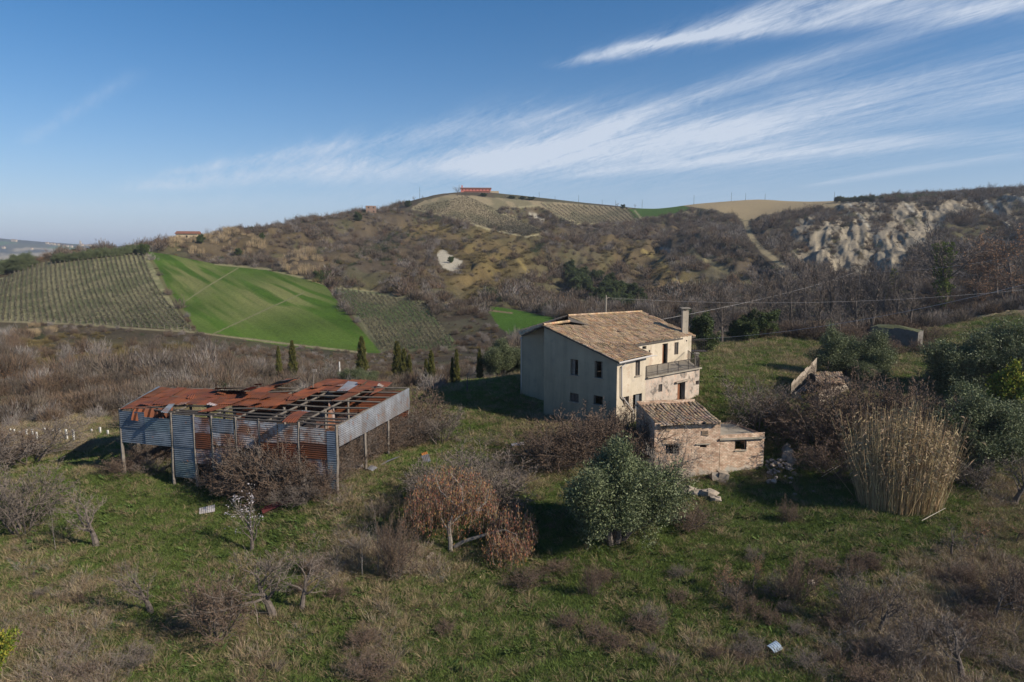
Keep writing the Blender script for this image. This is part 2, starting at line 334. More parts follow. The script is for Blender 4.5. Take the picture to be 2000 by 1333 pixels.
# painted maturity of the meadow: 0 green turf .. 1 dry brown growth
BL = [  # cx, cy, rx, ry, dryness
 (420,960,260,45,-.6),(800,900,90,45,-.7),(930,850,80,60,-.5),(1530,1030,260,85,-.75),(1850,1010,150,60,-.45),(1290,1110,80,60,-.35),(950,790,140,40,-.5),
 (1450,760,140,60,-.35),(1600,700,170,30,-.15),(1420,665,60,14,.5),(1800,700,70,35,-.3),(330,1120,160,60,-.2),(550,1040,120,40,-.3),(1060,1060,60,30,-.2),
 (150,1250,260,80,.32),(60,1090,100,60,.5),(1300,1040,90,50,.45),(860,1100,130,40,.55),(1500,1250,350,55,.42),(1850,1180,250,100,.4),(1000,1300,500,40,.3),(900,1200,300,50,.05),
 (60,830,160,40,.5),(200,850,90,14,.1),(700,870,60,30,.5),(1750,640,90,30,.2),(1960,960,60,30,.4),(1700,830,120,80,.5),(1160,850,80,40,.2),(1500,940,60,25,.4)]
def dryness(px, py, a, b, c):
    d = .17+(b-.5)*1.7+(a-.5)*1.5+(c-.5)*.5
    for (cx, cy, rx, ry, w) in BL: d = d+w*np.exp(-((px-cx)/rx)**2-((py-cy)/ry)**2)
    return np.clip(d, 0, 1)
D_ = dryness(PX, PY, nA, nB, nC)
col = grn[None, None]*(1-D_[..., None])+dry*D_[..., None]
col = col*(.75+.5*nC[..., None])
# scrub slopes
bx = sstep(960, 1130, PX); e = sstep(72, 95, YY)*(1-bx)+bx*sstep(112, 135, YY); e = np.clip(e, 0, 1)
sc1 = np.array((.066, .052, .036)); och = np.array((.150, .108, .040)); grs = np.array((.075, .082, .038)); gry = np.array((.115, .095, .075))
w1 = sstep(.48, .60, fbm(XX/30, YY/30, 4, 201)); w2 = sstep(.50, .62, fbm(XX/24, YY/24, 4, 202)); w3 = sstep(.5, .7, nB)
s = sc1+np.zeros(col.shape); s = mixc(s, och, w1*.25); s = mixc(s, grs, w2*.45); s = mixc(s, gry, w3*.25)
for (cx, cy, rx, ry, c, w) in [(960,500,110,55,och,.55),(930,545,60,45,och,.5),(1220,500,80,30,och,.35),(830,450,60,12,och,.6),(1290,540,20,40,och,.7),(1340,560,30,40,och,.4),
   (180,690,160,45,och,.55),(100,760,140,40,gry,.3),(450,710,220,35,grs,.6),(200,655,200,14,drk,.5),(1430,560,60,60,gry,.4)]:
    s = mixc(s, c, w*np.exp(-((PX-cx)/rx)**2-((PY-cy)/ry)**2)*(.5+nA))
s = s*(.7+.6*fbm(XX/4, YY/4, 4, 203)[..., None])
col = mixc(col, (0, 0, 0), e)+s*e[..., None]
# fields
m_b = np.clip(sstep(.25, .5, bad)*sstep(.455, .505, bn*.55+.45*fbm((PX-PY*.9)/4.5, (PY+PX*.6)/26, 4, 78)+.15*(bad-.5)), 0, 1)
clay = np.array((.32, .272, .195))*(.40+.85*fbm((XX-.5*YY)/2.2, YY/14, 4, 301, .6)[..., None]); col = col*(1-m_b[..., None])+clay*m_b[..., None]
for msk in (m_sc,): col = np.where(msk[..., None], np.array((.46, .41, .31))*(.8+.35*fbm(XX/1.5, YY/1.5, 3, 302)[..., None]), col)
st = fbm((XX*.8+YY*.6)/3.5, (YY*.8-XX*.6)/55, 4, 303)       # drill-row streaks
g1 = np.array((.062, .120, .012))*(.6+.7*fbm(XX/22, YY/22, 3, 304)[..., None])
pale = np.exp(-((PX-540)/85)**2-((PY-580)/28)**2)+.8*np.exp(-((PX-370)/55)**2-((PY-545)/40)**2)+.35*np.exp(-((PX-450)/70)**2-((PY-620)/20)**2)
g1 = mixc(g1, (.19, .19, .07), np.clip((pale+.14)*sstep(.36, .60, st)*1.0, 0, .8)); g1 = g1*(.85+.35*fbm((XX*.8+YY*.6)/1.4, (YY*.8-XX*.6)/25, 3, 313)[..., None])
col = np.where(m_g1[..., None], g1, col)
col = np.where(m_g2[..., None], np.array((.060, .125, .014))*(.85+.3*nB[..., None]), col)
v1 = mixc(np.array((.26, .24, .13))+np.zeros(col.shape), (.16, .165, .08), sstep(.42, .60, fbm(XX/5, YY/9, 4, 305)))
col = np.where(m_v1[..., None], v1*(.8+.4*nC[..., None]), col)
v2 = mixc(np.array((.22, .20, .11))+np.zeros(col.shape), (.115, .15, .06), sstep(.40, .6, fbm(XX/8, YY/14, 4, 306)))
col = np.where(m_v2[..., None], v2, col)
v3 = mixc(np.array((.25, .205, .125))+np.zeros(col.shape), (.165, .145, .085), sstep(.42, .62, fbm(XX/12, YY/20, 4, 307)))
col = np.where((m_v3 | m_v4)[..., None], v3, col)
col = np.where(m_g3[..., None], np.array((.05, .10, .016)), col)
col = np.where(m_tan[..., None], np.array((.30, .235, .135))*(.9+.2*fbm(XX/25, YY/25, 4, 308)[..., None]), col)
plw = sstep(.45, .55, fbm(XX/1.1, YY/1.1, 4, 309))
col = np.where(m_pl[..., None], mixc(np.array((.25, .19, .11))+np.zeros(col.shape), (.11, .10, .05), plw), col)
Z += m_pl*(fbm(XX/1.2, YY/1.2, 4, 309)-.5)*.9
TR = [  # tracks, field margins and bare scrapes: points, half width px, colour, distance window
 ([(364,588),(400,563),(465,524)], 1.1, (.19,.19,.09), 170, 420),([(418,652),(470,628),(530,600),(594,572)], 1.2, (.18,.18,.085), 170, 420),
 ([(0,628),(120,632),(250,641),(375,649),(520,667),(620,679),(715,690)], 1.8, (.24,.21,.12), 170, 260),
 ([(284,491),(303,520),(328,570),(360,612),(384,650)], 3.5, (.13,.125,.055), 170, 420),
 ([(420,516),(520,526),(600,545),(640,558),(760,574),(830,590)], 2.0, (.23,.21,.11), 200, 420),
 ([(650,560),(680,598),(715,650),(745,686),(890,682)], 3.0, (.12,.12,.06), 170, 330),
 ([(1455,430),(1466,462),(1490,490),(1530,520),(1560,548),(1592,568)], 5.5, (.30,.245,.14), 200, 640),
 ([(805,408),(870,420),(960,450),(1030,463),(1068,455),(1000,424),(955,411),(1050,402)], 1.6, (.25,.22,.13), 420, 800),
 ([(1060,396),(1090,422),(1125,437),(1200,439),(1258,434),(1240,412)], 1.6, (.25,.22,.13), 420, 800),
 ([(1230,428),(1290,424),(1352,412),(1400,414),(1452,432),(1540,420),(1640,402)], 1.3, (.20,.17,.10), 420, 800),
 ([(1255,490),(1290,510),(1312,540),(1330,552)], 4, (.20,.155,.06), 250, 600),([(1348,490),(1400,520),(1470,556)], 7, (.155,.135,.075), 230, 600),
 ([(1005,500),(1030,530),(1045,555)], 3, (.18,.14,.055), 200, 600),([(1035,418),(1060,430)], 3.5, (.36,.33,.26), 420, 700),
 ([(1290,485),(1316,492)], 2.5, (.36,.32,.24), 300, 700),([(1655,394),(1720,470)], 2.0, (.36,.33,.26), 300, 700),([(1770,400),(1790,420)], 3, (.40,.36,.28), 300, 700),
 ([(1920,388),(1950,420),(1975,445)], 4, (.42,.39,.30), 300, 700),([(1985,380),(2000,392)], 5, (.42,.38,.3), 300, 700),
 ([(640,560),(660,562)], 3, (.2,.17,.1), 200, 400),([(820,578),(905,600)], 2.0, (.19,.15,.09), 180, 330),([(905,592),(950,606),(1000,612)], 1.6, (.20,.15,.09), 180, 330)]
for (pts, hw_, c_, d0, d1) in TR:
    xs = [p[0] for p in pts]; ys = [p[1] for p in pts]
    sel = (PX > min(xs)-20) & (PX < max(xs)+20) & (PY > min(ys)-20) & (PY < max(ys)+20) & (YY > d0) & (YY < d1)
    dd = polydist(PX[sel], PY[sel], pts); wv = 1-sstep(hw_*.6, hw_*1.3, dd*(.7+.6*nA[sel]))
    col[sel] = col[sel]*(1-wv[:, None])+np.array(c_)*(.85+.3*nC[sel])[:, None]*wv[:, None]
# ground mesh
def ground_material(name, bump):
    m = bpy.data.materials.new(name); m.use_nodes = True; t = m.node_tree; n = t.nodes; b = n['Principled BSDF']
    b.inputs['Roughness'].default_value = 1; b.inputs['Specular IOR Level'].default_value = .1
    a = n.new('ShaderNodeAttribute'); a.attribute_name = 'tint'; geo = n.new('ShaderNodeNewGeometry'); col_ = a.outputs['Color']
    for sc, lo, hi in ((6.0, .55, 1.45), (1.1, .75, 1.25), (28.0, .7, 1.3)):
        q = n.new('ShaderNodeTexNoise'); q.inputs['Scale'].default_value = sc; q.inputs['Detail'].default_value = 5; q.inputs['Roughness'].default_value = .65; t.links.new(geo.outputs['Position'], q.inputs['Vector'])
        mr = n.new('ShaderNodeMapRange'); mr.inputs[1].default_value = .3; mr.inputs[2].default_value = .7; mr.inputs[3].default_value = lo; mr.inputs[4].default_value = hi; t.links.new(q.outputs['Fac'], mr.inputs[0])
        v = n.new('ShaderNodeVectorMath'); v.operation = 'SCALE'; t.links.new(col_, v.inputs[0]); t.links.new(mr.outputs[0], v.inputs['Scale']); col_ = v.outputs[0]
    t.links.new(col_, b.inputs['Base Color'])
    q = n.new('ShaderNodeTexNoise'); q.inputs['Scale'].default_value = 5; q.inputs['Detail'].default_value = 8; q.inputs['Roughness'].default_value = .7; t.links.new(geo.outputs['Position'], q.inputs['Vector'])
    bp = n.new('ShaderNodeBump'); bp.inputs['Strength'].default_value = .8; bp.inputs['Distance'].default_value = bump; t.links.new(q.outputs['Fac'], bp.inputs['Height']); t.links.new(bp.outputs[0], b.inputs['Normal'])
    return m
idx = np.arange(NA*NL).reshape(NA, NL); jc = int(np.searchsorted(L_, math.log(150)))
def grid_faces(i): return np.stack([i[:-1, :-1], i[1:, :-1], i[1:, 1:], i[:-1, 1:]], -1).reshape(-1, 4)
def terr(name, j0, j1, m):
    n = (j1-j0); sub = (slice(None), slice(j0, j1)); ii = np.arange(NA*n).reshape(NA, n)
    v = np.stack([XX[sub], YY[sub], Z[sub]], -1).reshape(-1, 3)
    return tag(link_mesh(name, v, grid_faces(ii), m, tint=col[sub].reshape(-1, 3), smooth=True), kind='structure')
terr('ground', 0, jc+1, ground_material('meadow_soil', .12)); terr('hills', jc, NL, ground_material('hill_soil', .5))
# country beyond the ridge, out to the horizon
fa = np.linspace(-1.5, 1.5, 420); fl = np.linspace(math.log(900), math.log(15000), 170); FA, FL = np.meshgrid(fa, fl, indexing='ij'); FY = np.exp(FL); FX = FA*FY
FZ = -75-(FY > 0)*sstep(900, 2500, FY)*25+(fbm(FX/900, FY/900, 5, 401)-.5)*70
sil = np.interp(1000+F*FA*1.01, [-400, 0, 70, 150, 220, 300, 420, 700, 2400], [455, 467, 472, 478, 481, 484, 493, 497, 492])
top = CZ+(500-sil)/F*5200
FZ = FZ+(top-FZ+(fbm(FX/350, FY/350, 4, 402)-.5)*14)*np.exp(-((FY-5200)/1150)**2)
low = np.exp(-((FY-3000)/700)**2)*(fbm(FX/500, FY/500, 3, 405))*45; FZ += low
FZ = FZ - sstep(7000, 9000, FY)*30
fn = fbm(FX/260, FY/260, 4, 403); fcol = np.array((.07, .075, .04))+np.zeros(FX.shape+(3,))
cell = np.floor(FX/230+fbm(FX/600, FY/600, 2, 9)*2).astype(int); cel2 = np.floor(FY/420+fbm(FX/600, FY/600, 2, 19)*2).astype(int); hh = _hash(cell, cel2, 5)
fcol = np.where((hh > .62)[..., None], np.array((.30, .25, .16)), fcol); fcol = np.where(((hh < .3))[..., None], np.array((.06, .12, .03)), fcol)
fcol = mixc(fcol, (.035, .04, .028), sstep(.5, .58, fn)); fv = np.stack([FX, FY, FZ], -1).reshape(-1, 3)
def GF(px, py):
    a_, s_ = raydir(px, py); D = np.linspace(2500, 6500, 800); gap = CZ+s_*D-bil(FZ, fa, fl, np.full(800, a_), np.log(D)); k_ = np.where(gap <= 0)[0]; D0 = D[k_[0]] if len(k_) else 5100.0
    return Vector((a_*D0, D0, float(bil(FZ, fa, fl, np.array([a_]), np.array([math.log(D0)]))[0])))
tag(link_mesh('distant_hills', fv, grid_faces(np.arange(FX.size).reshape(FX.shape)), ground_material('distant_soil', 2.0), tint=fcol.reshape(-1, 3), smooth=True), kind='structure')
# ================================================================== mesh collectors
class MB:
    def __init__(s): s.v = []; s.f = []; s.t = []; s.n = 0
    def add(s, vs, fs, tint=1.0):
        vs = [tuple(q) for q in vs]; s.v += vs; s.f += [tuple(i+s.n for i in f) for f in fs]; s.n += len(vs)
        if isinstance(tint, (int, float)): tint = (tint, tint, tint)
        s.t += [tint]*len(vs)
    def box(s, c, sz, rot=None, tint=1.0):
        hx, hy, hz = sz[0]/2, sz[1]/2, sz[2]/2
        vs = [Vector((x, y, z)) for x in (-hx, hx) for y in (-hy, hy) for z in (-hz, hz)]
        if rot is not None: vs = [rot @ v for v in vs]
        c = Vector(c); vs = [v+c for v in vs]
        s.add(vs, [(0, 1, 3, 2), (4, 6, 7, 5), (0, 4, 5, 1), (2, 3, 7, 6), (0, 2, 6, 4), (1, 5, 7, 3)], tint)
    def beam(s, a, b, w, h=None, tint=1.0, up=(0, 0, 1)):      # rectangular bar from a to b
        a = Vector(a); b = Vector(b); d = (b-a); L = d.length
        if L < 1e-6: return
        d.normalize(); u = Vector(up)
        if abs(d.dot(u)) > .95: u = Vector((0.3, 1, 0))
        x = d.cross(u).normalized(); y = x.cross(d).normalized()
        s.box((a+b)/2, (w, L, h or w), Matrix((x, d, y)).transposed(), tint)
    def tube(s, a, b, r0, r1, n=5, tint=1.0, cap=False):
        a = Vector(a); b = Vector(b); d = (b-a)
        if d.length < 1e-6: return
        d.normalize(); u = Vector((0, 0, 1)) if abs(d.z) < .9 else Vector((1, 0, 0)); x = d.cross(u).normalized(); y = d.cross(x)
        vs = [a+(x*math.cos(k*2*math.pi/n)+y*math.sin(k*2*math.pi/n))*r0 for k in range(n)]+[b+(x*math.cos(k*2*math.pi/n)+y*math.sin(k*2*math.pi/n))*r1 for k in range(n)]
        fs = [(k, (k+1) % n, n+(k+1) % n, n+k) for k in range(n)]
        if cap: fs += [tuple(range(n))[::-1], tuple(range(n, 2*n))]
        s.add(vs, fs, tint)
    def ribbon(s, a, b, w0, w1, side, tint=1.0):
        a = Vector(a); b = Vector(b); sd = Vector(side)
        s.add([a-sd*w0, a+sd*w0, b+sd*w1, b-sd*w1], [(0, 1, 2, 3)], tint)
    def build(s, name, m, parent=None, smooth=False):
        return link_mesh(name, s.v if s.v else [(0, 0, 0)], s.f, m, parent, tint=s.t if s.t else 1.0, smooth=smooth)
def rv(): 
    while True:
        v = Vector((random.uniform(-1, 1), random.uniform(-1, 1), random.uniform(-1, 1)))
        if .05 < v.length < 1: return v.normalized()
def jit(k): return 1+random.uniform(-k, k)
def tj(c, k=.15, kk=.05):
    b = jit(k); return (c[0]*b*jit(kk), c[1]*b*jit(kk), c[2]*b*jit(kk))

# ================================================================== plant materials
BARK = mat('bark', (.15, .125, .105), (.075, .06, .05), 6, bump=.02, bscale=30)
BARKP = mat('pale_bark', (.26, .235, .20), (.14, .12, .10), 8, bump=.02, bscale=30)
TWIG = mat('twigs', (.150, .122, .100), rand=.12)
TWIGB = mat('brown_twigs', (.135, .092, .064), rand=.12)
TWIGG = mat('grey_twigs', (.21, .185, .155), rand=.1)
LEAFO = mat('olive_leaves', (.110, .128, .066), rand=.1, trans=.15, rough=.6)
LEAFE = mat('evergreen_leaves', (.058, .080, .032), rand=.15, trans=.12, rough=.7)
LEAFC = mat('cypress_leaves', (.125, .122, .034), rand=.12, trans=.1)
LEAFD = mat('dead_leaves', (.27, .155, .085), rand=.1, trans=.15)
LEAFY = mat('yellow_green_leaves', (.26, .23, .03), rand=.1, trans=.2)
LEAFI = mat('ivy_leaves', (.085, .115, .022), rand=.1, trans=.15)
CANE = mat('cane', (.40, .30, .165), rand=.08)
CANEL = mat('dry_reed', (.30, .225, .14), rand=.12)
BLOSSOM = mat('blossom', (.46, .42, .43), rand=.05, trans=.3)
GRASSG = mat('green_blades', (.125, .172, .040), rand=.25, trans=.2)
GRASSD = mat('dry_blades', (.27, .21, .12), rand=.25, trans=.15)
OCHRE = mat('ochre_broom', (.165, .125, .045), rand=.2)

# ================================================================== plant skeletons
def skeleton(p):
    """grow a branching plant; returns segments (a, b, ra, rb, level) and tips (pos, dir)"""
    segs = []; tips = []
    def grow(pos, d, L, r, lev):
        ns = p['nseg'][min(lev, len(p['nseg'])-1)]; step = L/ns; pts = [(pos.copy(), d.copy(), r)]
        for i in range(ns):
            d = (d+rv()*p['wob'][min(lev, len(p['wob'])-1)]+Vector((0, 0, 1))*p['up'][min(lev, len(p['up'])-1)]).normalized()
            q = pos+d*step; r2 = r*(1-(1-p.get('taper', .35))*(i+1)/ns) if lev == 0 else max(r*(1-.8*(i+1)/ns), .0015)
            r1 = pts[-1][2]; segs.append((pos, q, r1, r2, lev)); pos = q; pts.append((q.copy(), d.copy(), r2))
        if lev >= p['levels']:
            tips.append((pos, d)); return
        nc = p['kids'][min(lev, len(p['kids'])-1)]
        for k in range(nc):
            f = p['start'][min(lev, len(p['start'])-1)]; f = f+(1-f)*(k+random.random())/nc
            x = f*ns; i = min(int(x), ns-1); a, da, ra = pts[i]; b, _, rb = pts[i+1]; pos2 = a.lerp(b, x-i)
            side = da.cross(rv()).normalized(); an = R(random.uniform(*p['ang'][min(lev, len(p['ang'])-1)]))
            dd = (da*math.cos(an)+side*math.sin(an)).normalized()
            grow(pos2, dd, L*p['len'][min(lev, len(p['len'])-1)]*random.uniform(.7, 1.15)*(1.1-.35*f), (ra+(rb-ra)*(x-i))*p.get('rr', .55), lev+1)
        if p.get('lead', True): grow(pos, d, L*p['len'][min(lev, len(p['len'])-1)]*.8, pts[-1][2]*.9, lev+1)
    for k in range(p.get('stems', 1)):
        az = random.uniform(0, 6.283) if p.get('stems', 1) > 1 else 0; tl = R(random.uniform(*p.get('tilt', (0, 4))))
        az = (k+random.random())*6.283/p.get('stems', 1)
        d = Vector((math.cos(az)*math.sin(tl), math.sin(az)*math.sin(tl), math.cos(tl)))
        grow(Vector((math.cos(az)*p.get('base', 0), math.sin(az)*p.get('base', 0), -.15)), d, p['L']*random.uniform(.75, 1.1), p['r'], 0)
    return segs, tips
def skel_mesh(segs, split, twig_side=3, minr=0.0, tw=1.0):
    tr, cr = MB(), MB()
    for a, b, ra, rb, lev in segs:
        if lev <= split: tr.tube(a, b, max(ra, minr), max(rb, minr), 7 if lev == 0 else 5, tint=jit(.12))
        else:
            ra = max(ra*tw, minr); rb = max(rb*tw, minr*.6)
            if ra < .014:
                s = (b-a).cross(rv()).normalized(); cr.ribbon(a, b, ra, rb, s, tint=jit(.2))
            else: cr.tube(a, b, ra, rb, 3, tint=jit(.15))
    return tr, cr
def leaves(cr, tips, per, size, spread, tint=.3, droop=0.0, asp=.35, cols=None):
    for (pos, d) in tips:
        sh = random.uniform(.75, 1.2)
        for k in range(per):
            o = rv()*spread*random.random()**.5; c = pos+o
            ld = (d*.6+rv()+Vector((0, 0, -droop))).normalized(); s = ld.cross(rv()).normalized()
            L = size*jit(.35); t = sh*jit(tint)
            tc_ = (t, t, t) if cols is None else tuple(t*q for q in random.choice(cols))
            cr.add([c, c+ld*L*.5+s*L*asp*.5, c+ld*L, c+ld*L*.5-s*L*asp*.5], [(0, 1, 2, 3)], tc_)
PROTO = {}
def proto(kind, variants, fn, mats, height):
    """make hidden-free prototype meshes; each variant = (trunk mesh, crown mesh) normalised to height 1"""
    lst = []
    for v in range(variants):
        parts = fn(v); out_ = []
        zs = [p[2] for _, mb, _ in parts for p in mb.v]; h = np.percentile(zs, 99.5)
        for nm, mb, m in parts:
            vv = np.array(mb.v)/h; me_o = link_mesh(nm, vv, mb.f, m, tint=mb.t); me = me_o.data; me.name = kind+'_'+nm; bpy.data.objects.remove(me_o); out_.append((nm, me))
        lst.append(out_)
    PROTO[kind] = lst
def bare(seed, **kw):
    random.seed(seed)
    p = dict(levels=3, nseg=[4, 4, 3, 2], wob=[.12, .22, .3, .35], up=[.05, .08, .06, .03], kids=[7, 7, 6], start=[.35, .25, .2], ang=[(30, 60), (25, 60), (25, 65)], len=[.75, .6, .5], L=3.0, r=.16)
    split = kw.pop('split', 1); minr = kw.pop('minr', .0075); mats_ = kw.pop('m', (BARK, TWIG)); tw = kw.pop('tw', 1.0)
    p.update(kw); sg, tp = skeleton(p); tr, cr = skel_mesh(sg, split, minr=minr, tw=tw)
    return tr, cr, tp, mats_
def P_bare(name, nvar, seed0, **kw):
    def fn(v):
        tr, cr, tp, m = bare(seed0+v, **dict(kw)); return [('trunk', tr, m[0]), ('crown', cr, m[1])]
    proto(name, nvar, fn, None, 1)
def P_leafy(name, nvar, seed0, leafmat, per, size, spread, droop=0, asp=.35, cols=None, tint=.3, keep=1.0, **kw):
    def fn(v):
        tr, cr, tp, m = bare(seed0+v, **dict(kw)); lf = MB(); tp2 = [t for t in tp if random.random() < keep]
        leaves(lf, tp2, per, size, spread, tint, droop, asp, cols)
        for q, f in ((cr, 0),):  # fine branches stay with the trunk part
            b = tr.n; tr.v += q.v; tr.t += q.t; tr.f += [tuple(i+b for i in ff) for ff in q.f]; tr.n += q.n
        return [('trunk', tr, m[0]), ('crown', lf, leafmat)]
    proto(name, nvar, fn, None, 1)
# --- near plants
P_bare('bush', 3, 10, stems=7, tilt=(12, 50), base=.12, L=1.7, r=.035, kids=[8, 6, 5], levels=3, start=[.15, .15, .1], wob=[.15, .25, .3, .3], len=[.62, .55, .5], up=[.10, .08, .05, .03])
P_bare('brown_bush', 3, 20, m=(BARK, TWIGB), stems=10, tilt=(8, 55), base=.2, L=1.6, r=.03, kids=[9, 6, 5], levels=3, start=[.1, .12, .1], len=[.6, .5, .5], up=[.12, .08, .05])
P_bare('bare_tree', 4, 30, L=3.0, r=.13, kids=[8, 8, 6], levels=3, start=[.3, .2, .15], minr=.009, len=[.8, .6, .48], ang=[(25, 55), (25, 55), (25, 60)])
P_bare('tall_tree', 3, 40, L=6.0, r=.16, kids=[14, 8, 6], levels=3, start=[.15, .15, .15], minr=.014, len=[.42, .55, .5], ang=[(20, 50), (20, 50), (25, 60)], up=[.04, .14, .12, .06])
P_bare('sapling', 3, 50, m=(BARKP, TWIG), L=2.6, r=.04, kids=[14, 5], levels=2, start=[.3, .25], len=[.38, .45], ang=[(25, 50), (25, 55)], minr=.006, up=[.02, .12, .05], taper=.15, split=0)
P_bare('fruit_tree', 3, 60, m=(BARK, TWIG), L=1.25, r=.13, kids=[6, 8, 7], levels=3, start=[.55, .25, .2], len=[1.15, .6, .45], ang=[(35, 70), (25, 60), (25, 70)], wob=[.15, .38, .4, .35], up=[.03, .10, .10, .08], minr=.0065)
P_bare('pollard', 2, 70, m=(BARK, TWIGG), L=2.0, r=.11, kids=[3, 9, 5], levels=3, start=[.75, .25, .2], len=[.6, .5, .5], ang=[(50, 85), (30, 80), (30, 70)], wob=[.15, .5, .4, .35], up=[.04, .02, .14, .08], minr=.006)
P_bare('grey_tree', 2, 80, m=(BARKP, TWIGG), stems=4, tilt=(8, 35), base=.1, L=2.3, r=.07, kids=[8, 7, 6], levels=3, start=[.25, .2, .15], minr=.010, len=[.65, .55, .45])
P_leafy('olive_tree', 3, 90, LEAFO, 70, .080, .31, asp=.36, stems=5, tilt=(5, 48), base=.12, L=1.7, r=.11, kids=[8, 6, 3], levels=3, start=[.25, .2, .3], len=[.7, .52, .4], up=[.05, .06, .04], cols=[(1, 1, 1), (1.7, 1.65, 1.6), (1.25, 1.25, 1.1), (.75, .8, .65), (.5, .56, .42)], tint=.3)
P_leafy('evergreen', 2, 100, LEAFE, 24, .17, .3, asp=.45, stems=3, tilt=(3, 22), base=.1, L=2.6, r=.08, kids=[10, 6, 4], levels=3, start=[.05, .15, .2], len=[.42, .5, .4], cols=[(1, 1, 1), (1.6, 1.5, .9), (.6, .7, .6)])
P_leafy('oak_brown', 2, 110, LEAFD, 4, .16, .25, keep=.45, asp=.6, L=3.2, r=.16, kids=[8, 8, 6], levels=3, start=[.25, .2, .15], minr=.012, len=[.75, .6, .45])
P_leafy('yellow_tree', 1, 120, LEAFY, 14, .15, .25, asp=.6, L=2.2, r=.08, stems=2, tilt=(5, 25), kids=[9, 6, 4], levels=3, start=[.2, .2, .2], len=[.6, .5, .45], cols=[(1, 1, 1), (.45, .7, .6), (.3, .5, .5), (.6, .8, .7)])
def almond(v):
    tr, cr, tp, m = bare(130, m=(BARK, TWIGG), L=1.5, r=.07, kids=[9, 6], levels=2, start=[.3, .15], len=[.8, .5], ang=[(18, 40), (20, 50)], up=[.05, .22, .1], minr=.007)
    lf = MB(); leaves(lf, [t for t in tp if random.random() < .55], 5, .055, .16, .15, 0, .9)
    return [('trunk', tr, m[0]), ('crown', cr, m[1]), ('blossom', lf, BLOSSOM)]
proto('almond_tree', 1, almond, None, 1)
def cypress(v):
    random.seed(140+v); tr, lf = MB(), MB(); Hh = 6.0; tr.tube((0, 0, -.1), (0, 0, Hh*.9), .1, .02, 6)
    for k in range(5200):
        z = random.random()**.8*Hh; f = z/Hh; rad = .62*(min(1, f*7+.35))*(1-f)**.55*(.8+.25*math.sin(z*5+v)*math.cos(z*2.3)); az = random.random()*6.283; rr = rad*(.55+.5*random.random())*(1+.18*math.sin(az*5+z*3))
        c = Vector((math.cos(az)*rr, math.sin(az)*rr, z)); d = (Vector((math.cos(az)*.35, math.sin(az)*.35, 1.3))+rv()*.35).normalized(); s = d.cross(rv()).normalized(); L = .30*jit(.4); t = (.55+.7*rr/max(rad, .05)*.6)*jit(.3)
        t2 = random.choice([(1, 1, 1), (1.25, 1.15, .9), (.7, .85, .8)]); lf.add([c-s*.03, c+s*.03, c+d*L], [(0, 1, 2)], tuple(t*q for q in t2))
    return [('trunk', tr, BARK), ('crown', lf, LEAFC)]
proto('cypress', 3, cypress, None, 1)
def cane(v):
    random.seed(150+v); st, lf = MB(), MB()
    for k in range(2600):
        az = random.random()*6.283; r0 = random.random()**.6; b = Vector((math.cos(az)*r0*1.75, math.sin(az)*r0*1.1, -.1)); lean = Vector((math.cos(az)*r0**3*.20*jit(.6), math.sin(az)*r0**3*.2*jit(.6), 1))+rv()*.075
        if random.random() < .10: lean += rv()*random.uniform(.15, .6)
        Hh = (random.uniform(2.4, 3.9) if random.random() < .9 else random.uniform(3.9, 4.6))*(1-.12*r0); p = b; d = lean.normalized(); t = tj((1, 1, 1), .45, .08); n = 5
        for i in range(n):
            q = p+d*Hh/n; s = d.cross(rv()).normalized(); st.ribbon(p, q, .0085*(1-.12*i), .0085*(1-.12*(i+1)), s, t)
            if i > 1:
                for _ in range(2 if k % 2 else 0):
                    ld = (d*.7+rv()*.9+Vector((0, 0, -.1))).normalized(); ls = ld.cross(rv()).normalized(); c = p.lerp(q, random.random()); L = random.uniform(.12, .26); tt = tj((1, 1, .95), .3, .08)
                    lf.add([c-ls*.012, c+ls*.012, c+ld*L*.6+ls*.014+Vector((0, 0, -.03)), c+ld*L+Vector((0, 0, -.14))], [(0, 1, 2, 3)], tt)
            p = q; d = (d+Vector((lean.x, lean.y, 0))*.03+rv()*(.03 if k % 6 else .16)).normalized()
    return [('stems', st, CANE), ('leaves', lf, CANEL)]
proto('cane_clump', 1, cane, None, 1)

# ================================================================== placing plants one by one
WID = {}
def place(kind, pos, height, name, label, cat, group=None, var=None, rz=None, wid=1.0, sink=.0, tilt=(0, 0)):
    v = PROTO[kind][(random.randrange(len(PROTO[kind])) if var is None else var) % len(PROTO[kind])]
    root = empty(name, (pos[0], pos[1], pos[2]-sink), label, cat, group, random.uniform(0, 6.28) if rz is None else rz)
    root.rotation_euler[0] = tilt[0]; root.rotation_euler[1] = tilt[1]
    root.scale = (height*wid, height*wid, height)
    for nm, me in v:
        o = bpy.data.objects.new(nm, me); C.objects.link(o); o.parent = root
    return root
def placepx(kind, px, py, hpx, name, label, cat, group=None, dmin=20, dmax=960, **kw):
    g = G(px, py, dmin, dmax); return place(kind, g, hpx*g.y/F*1.0, name, label, cat, group, **kw)
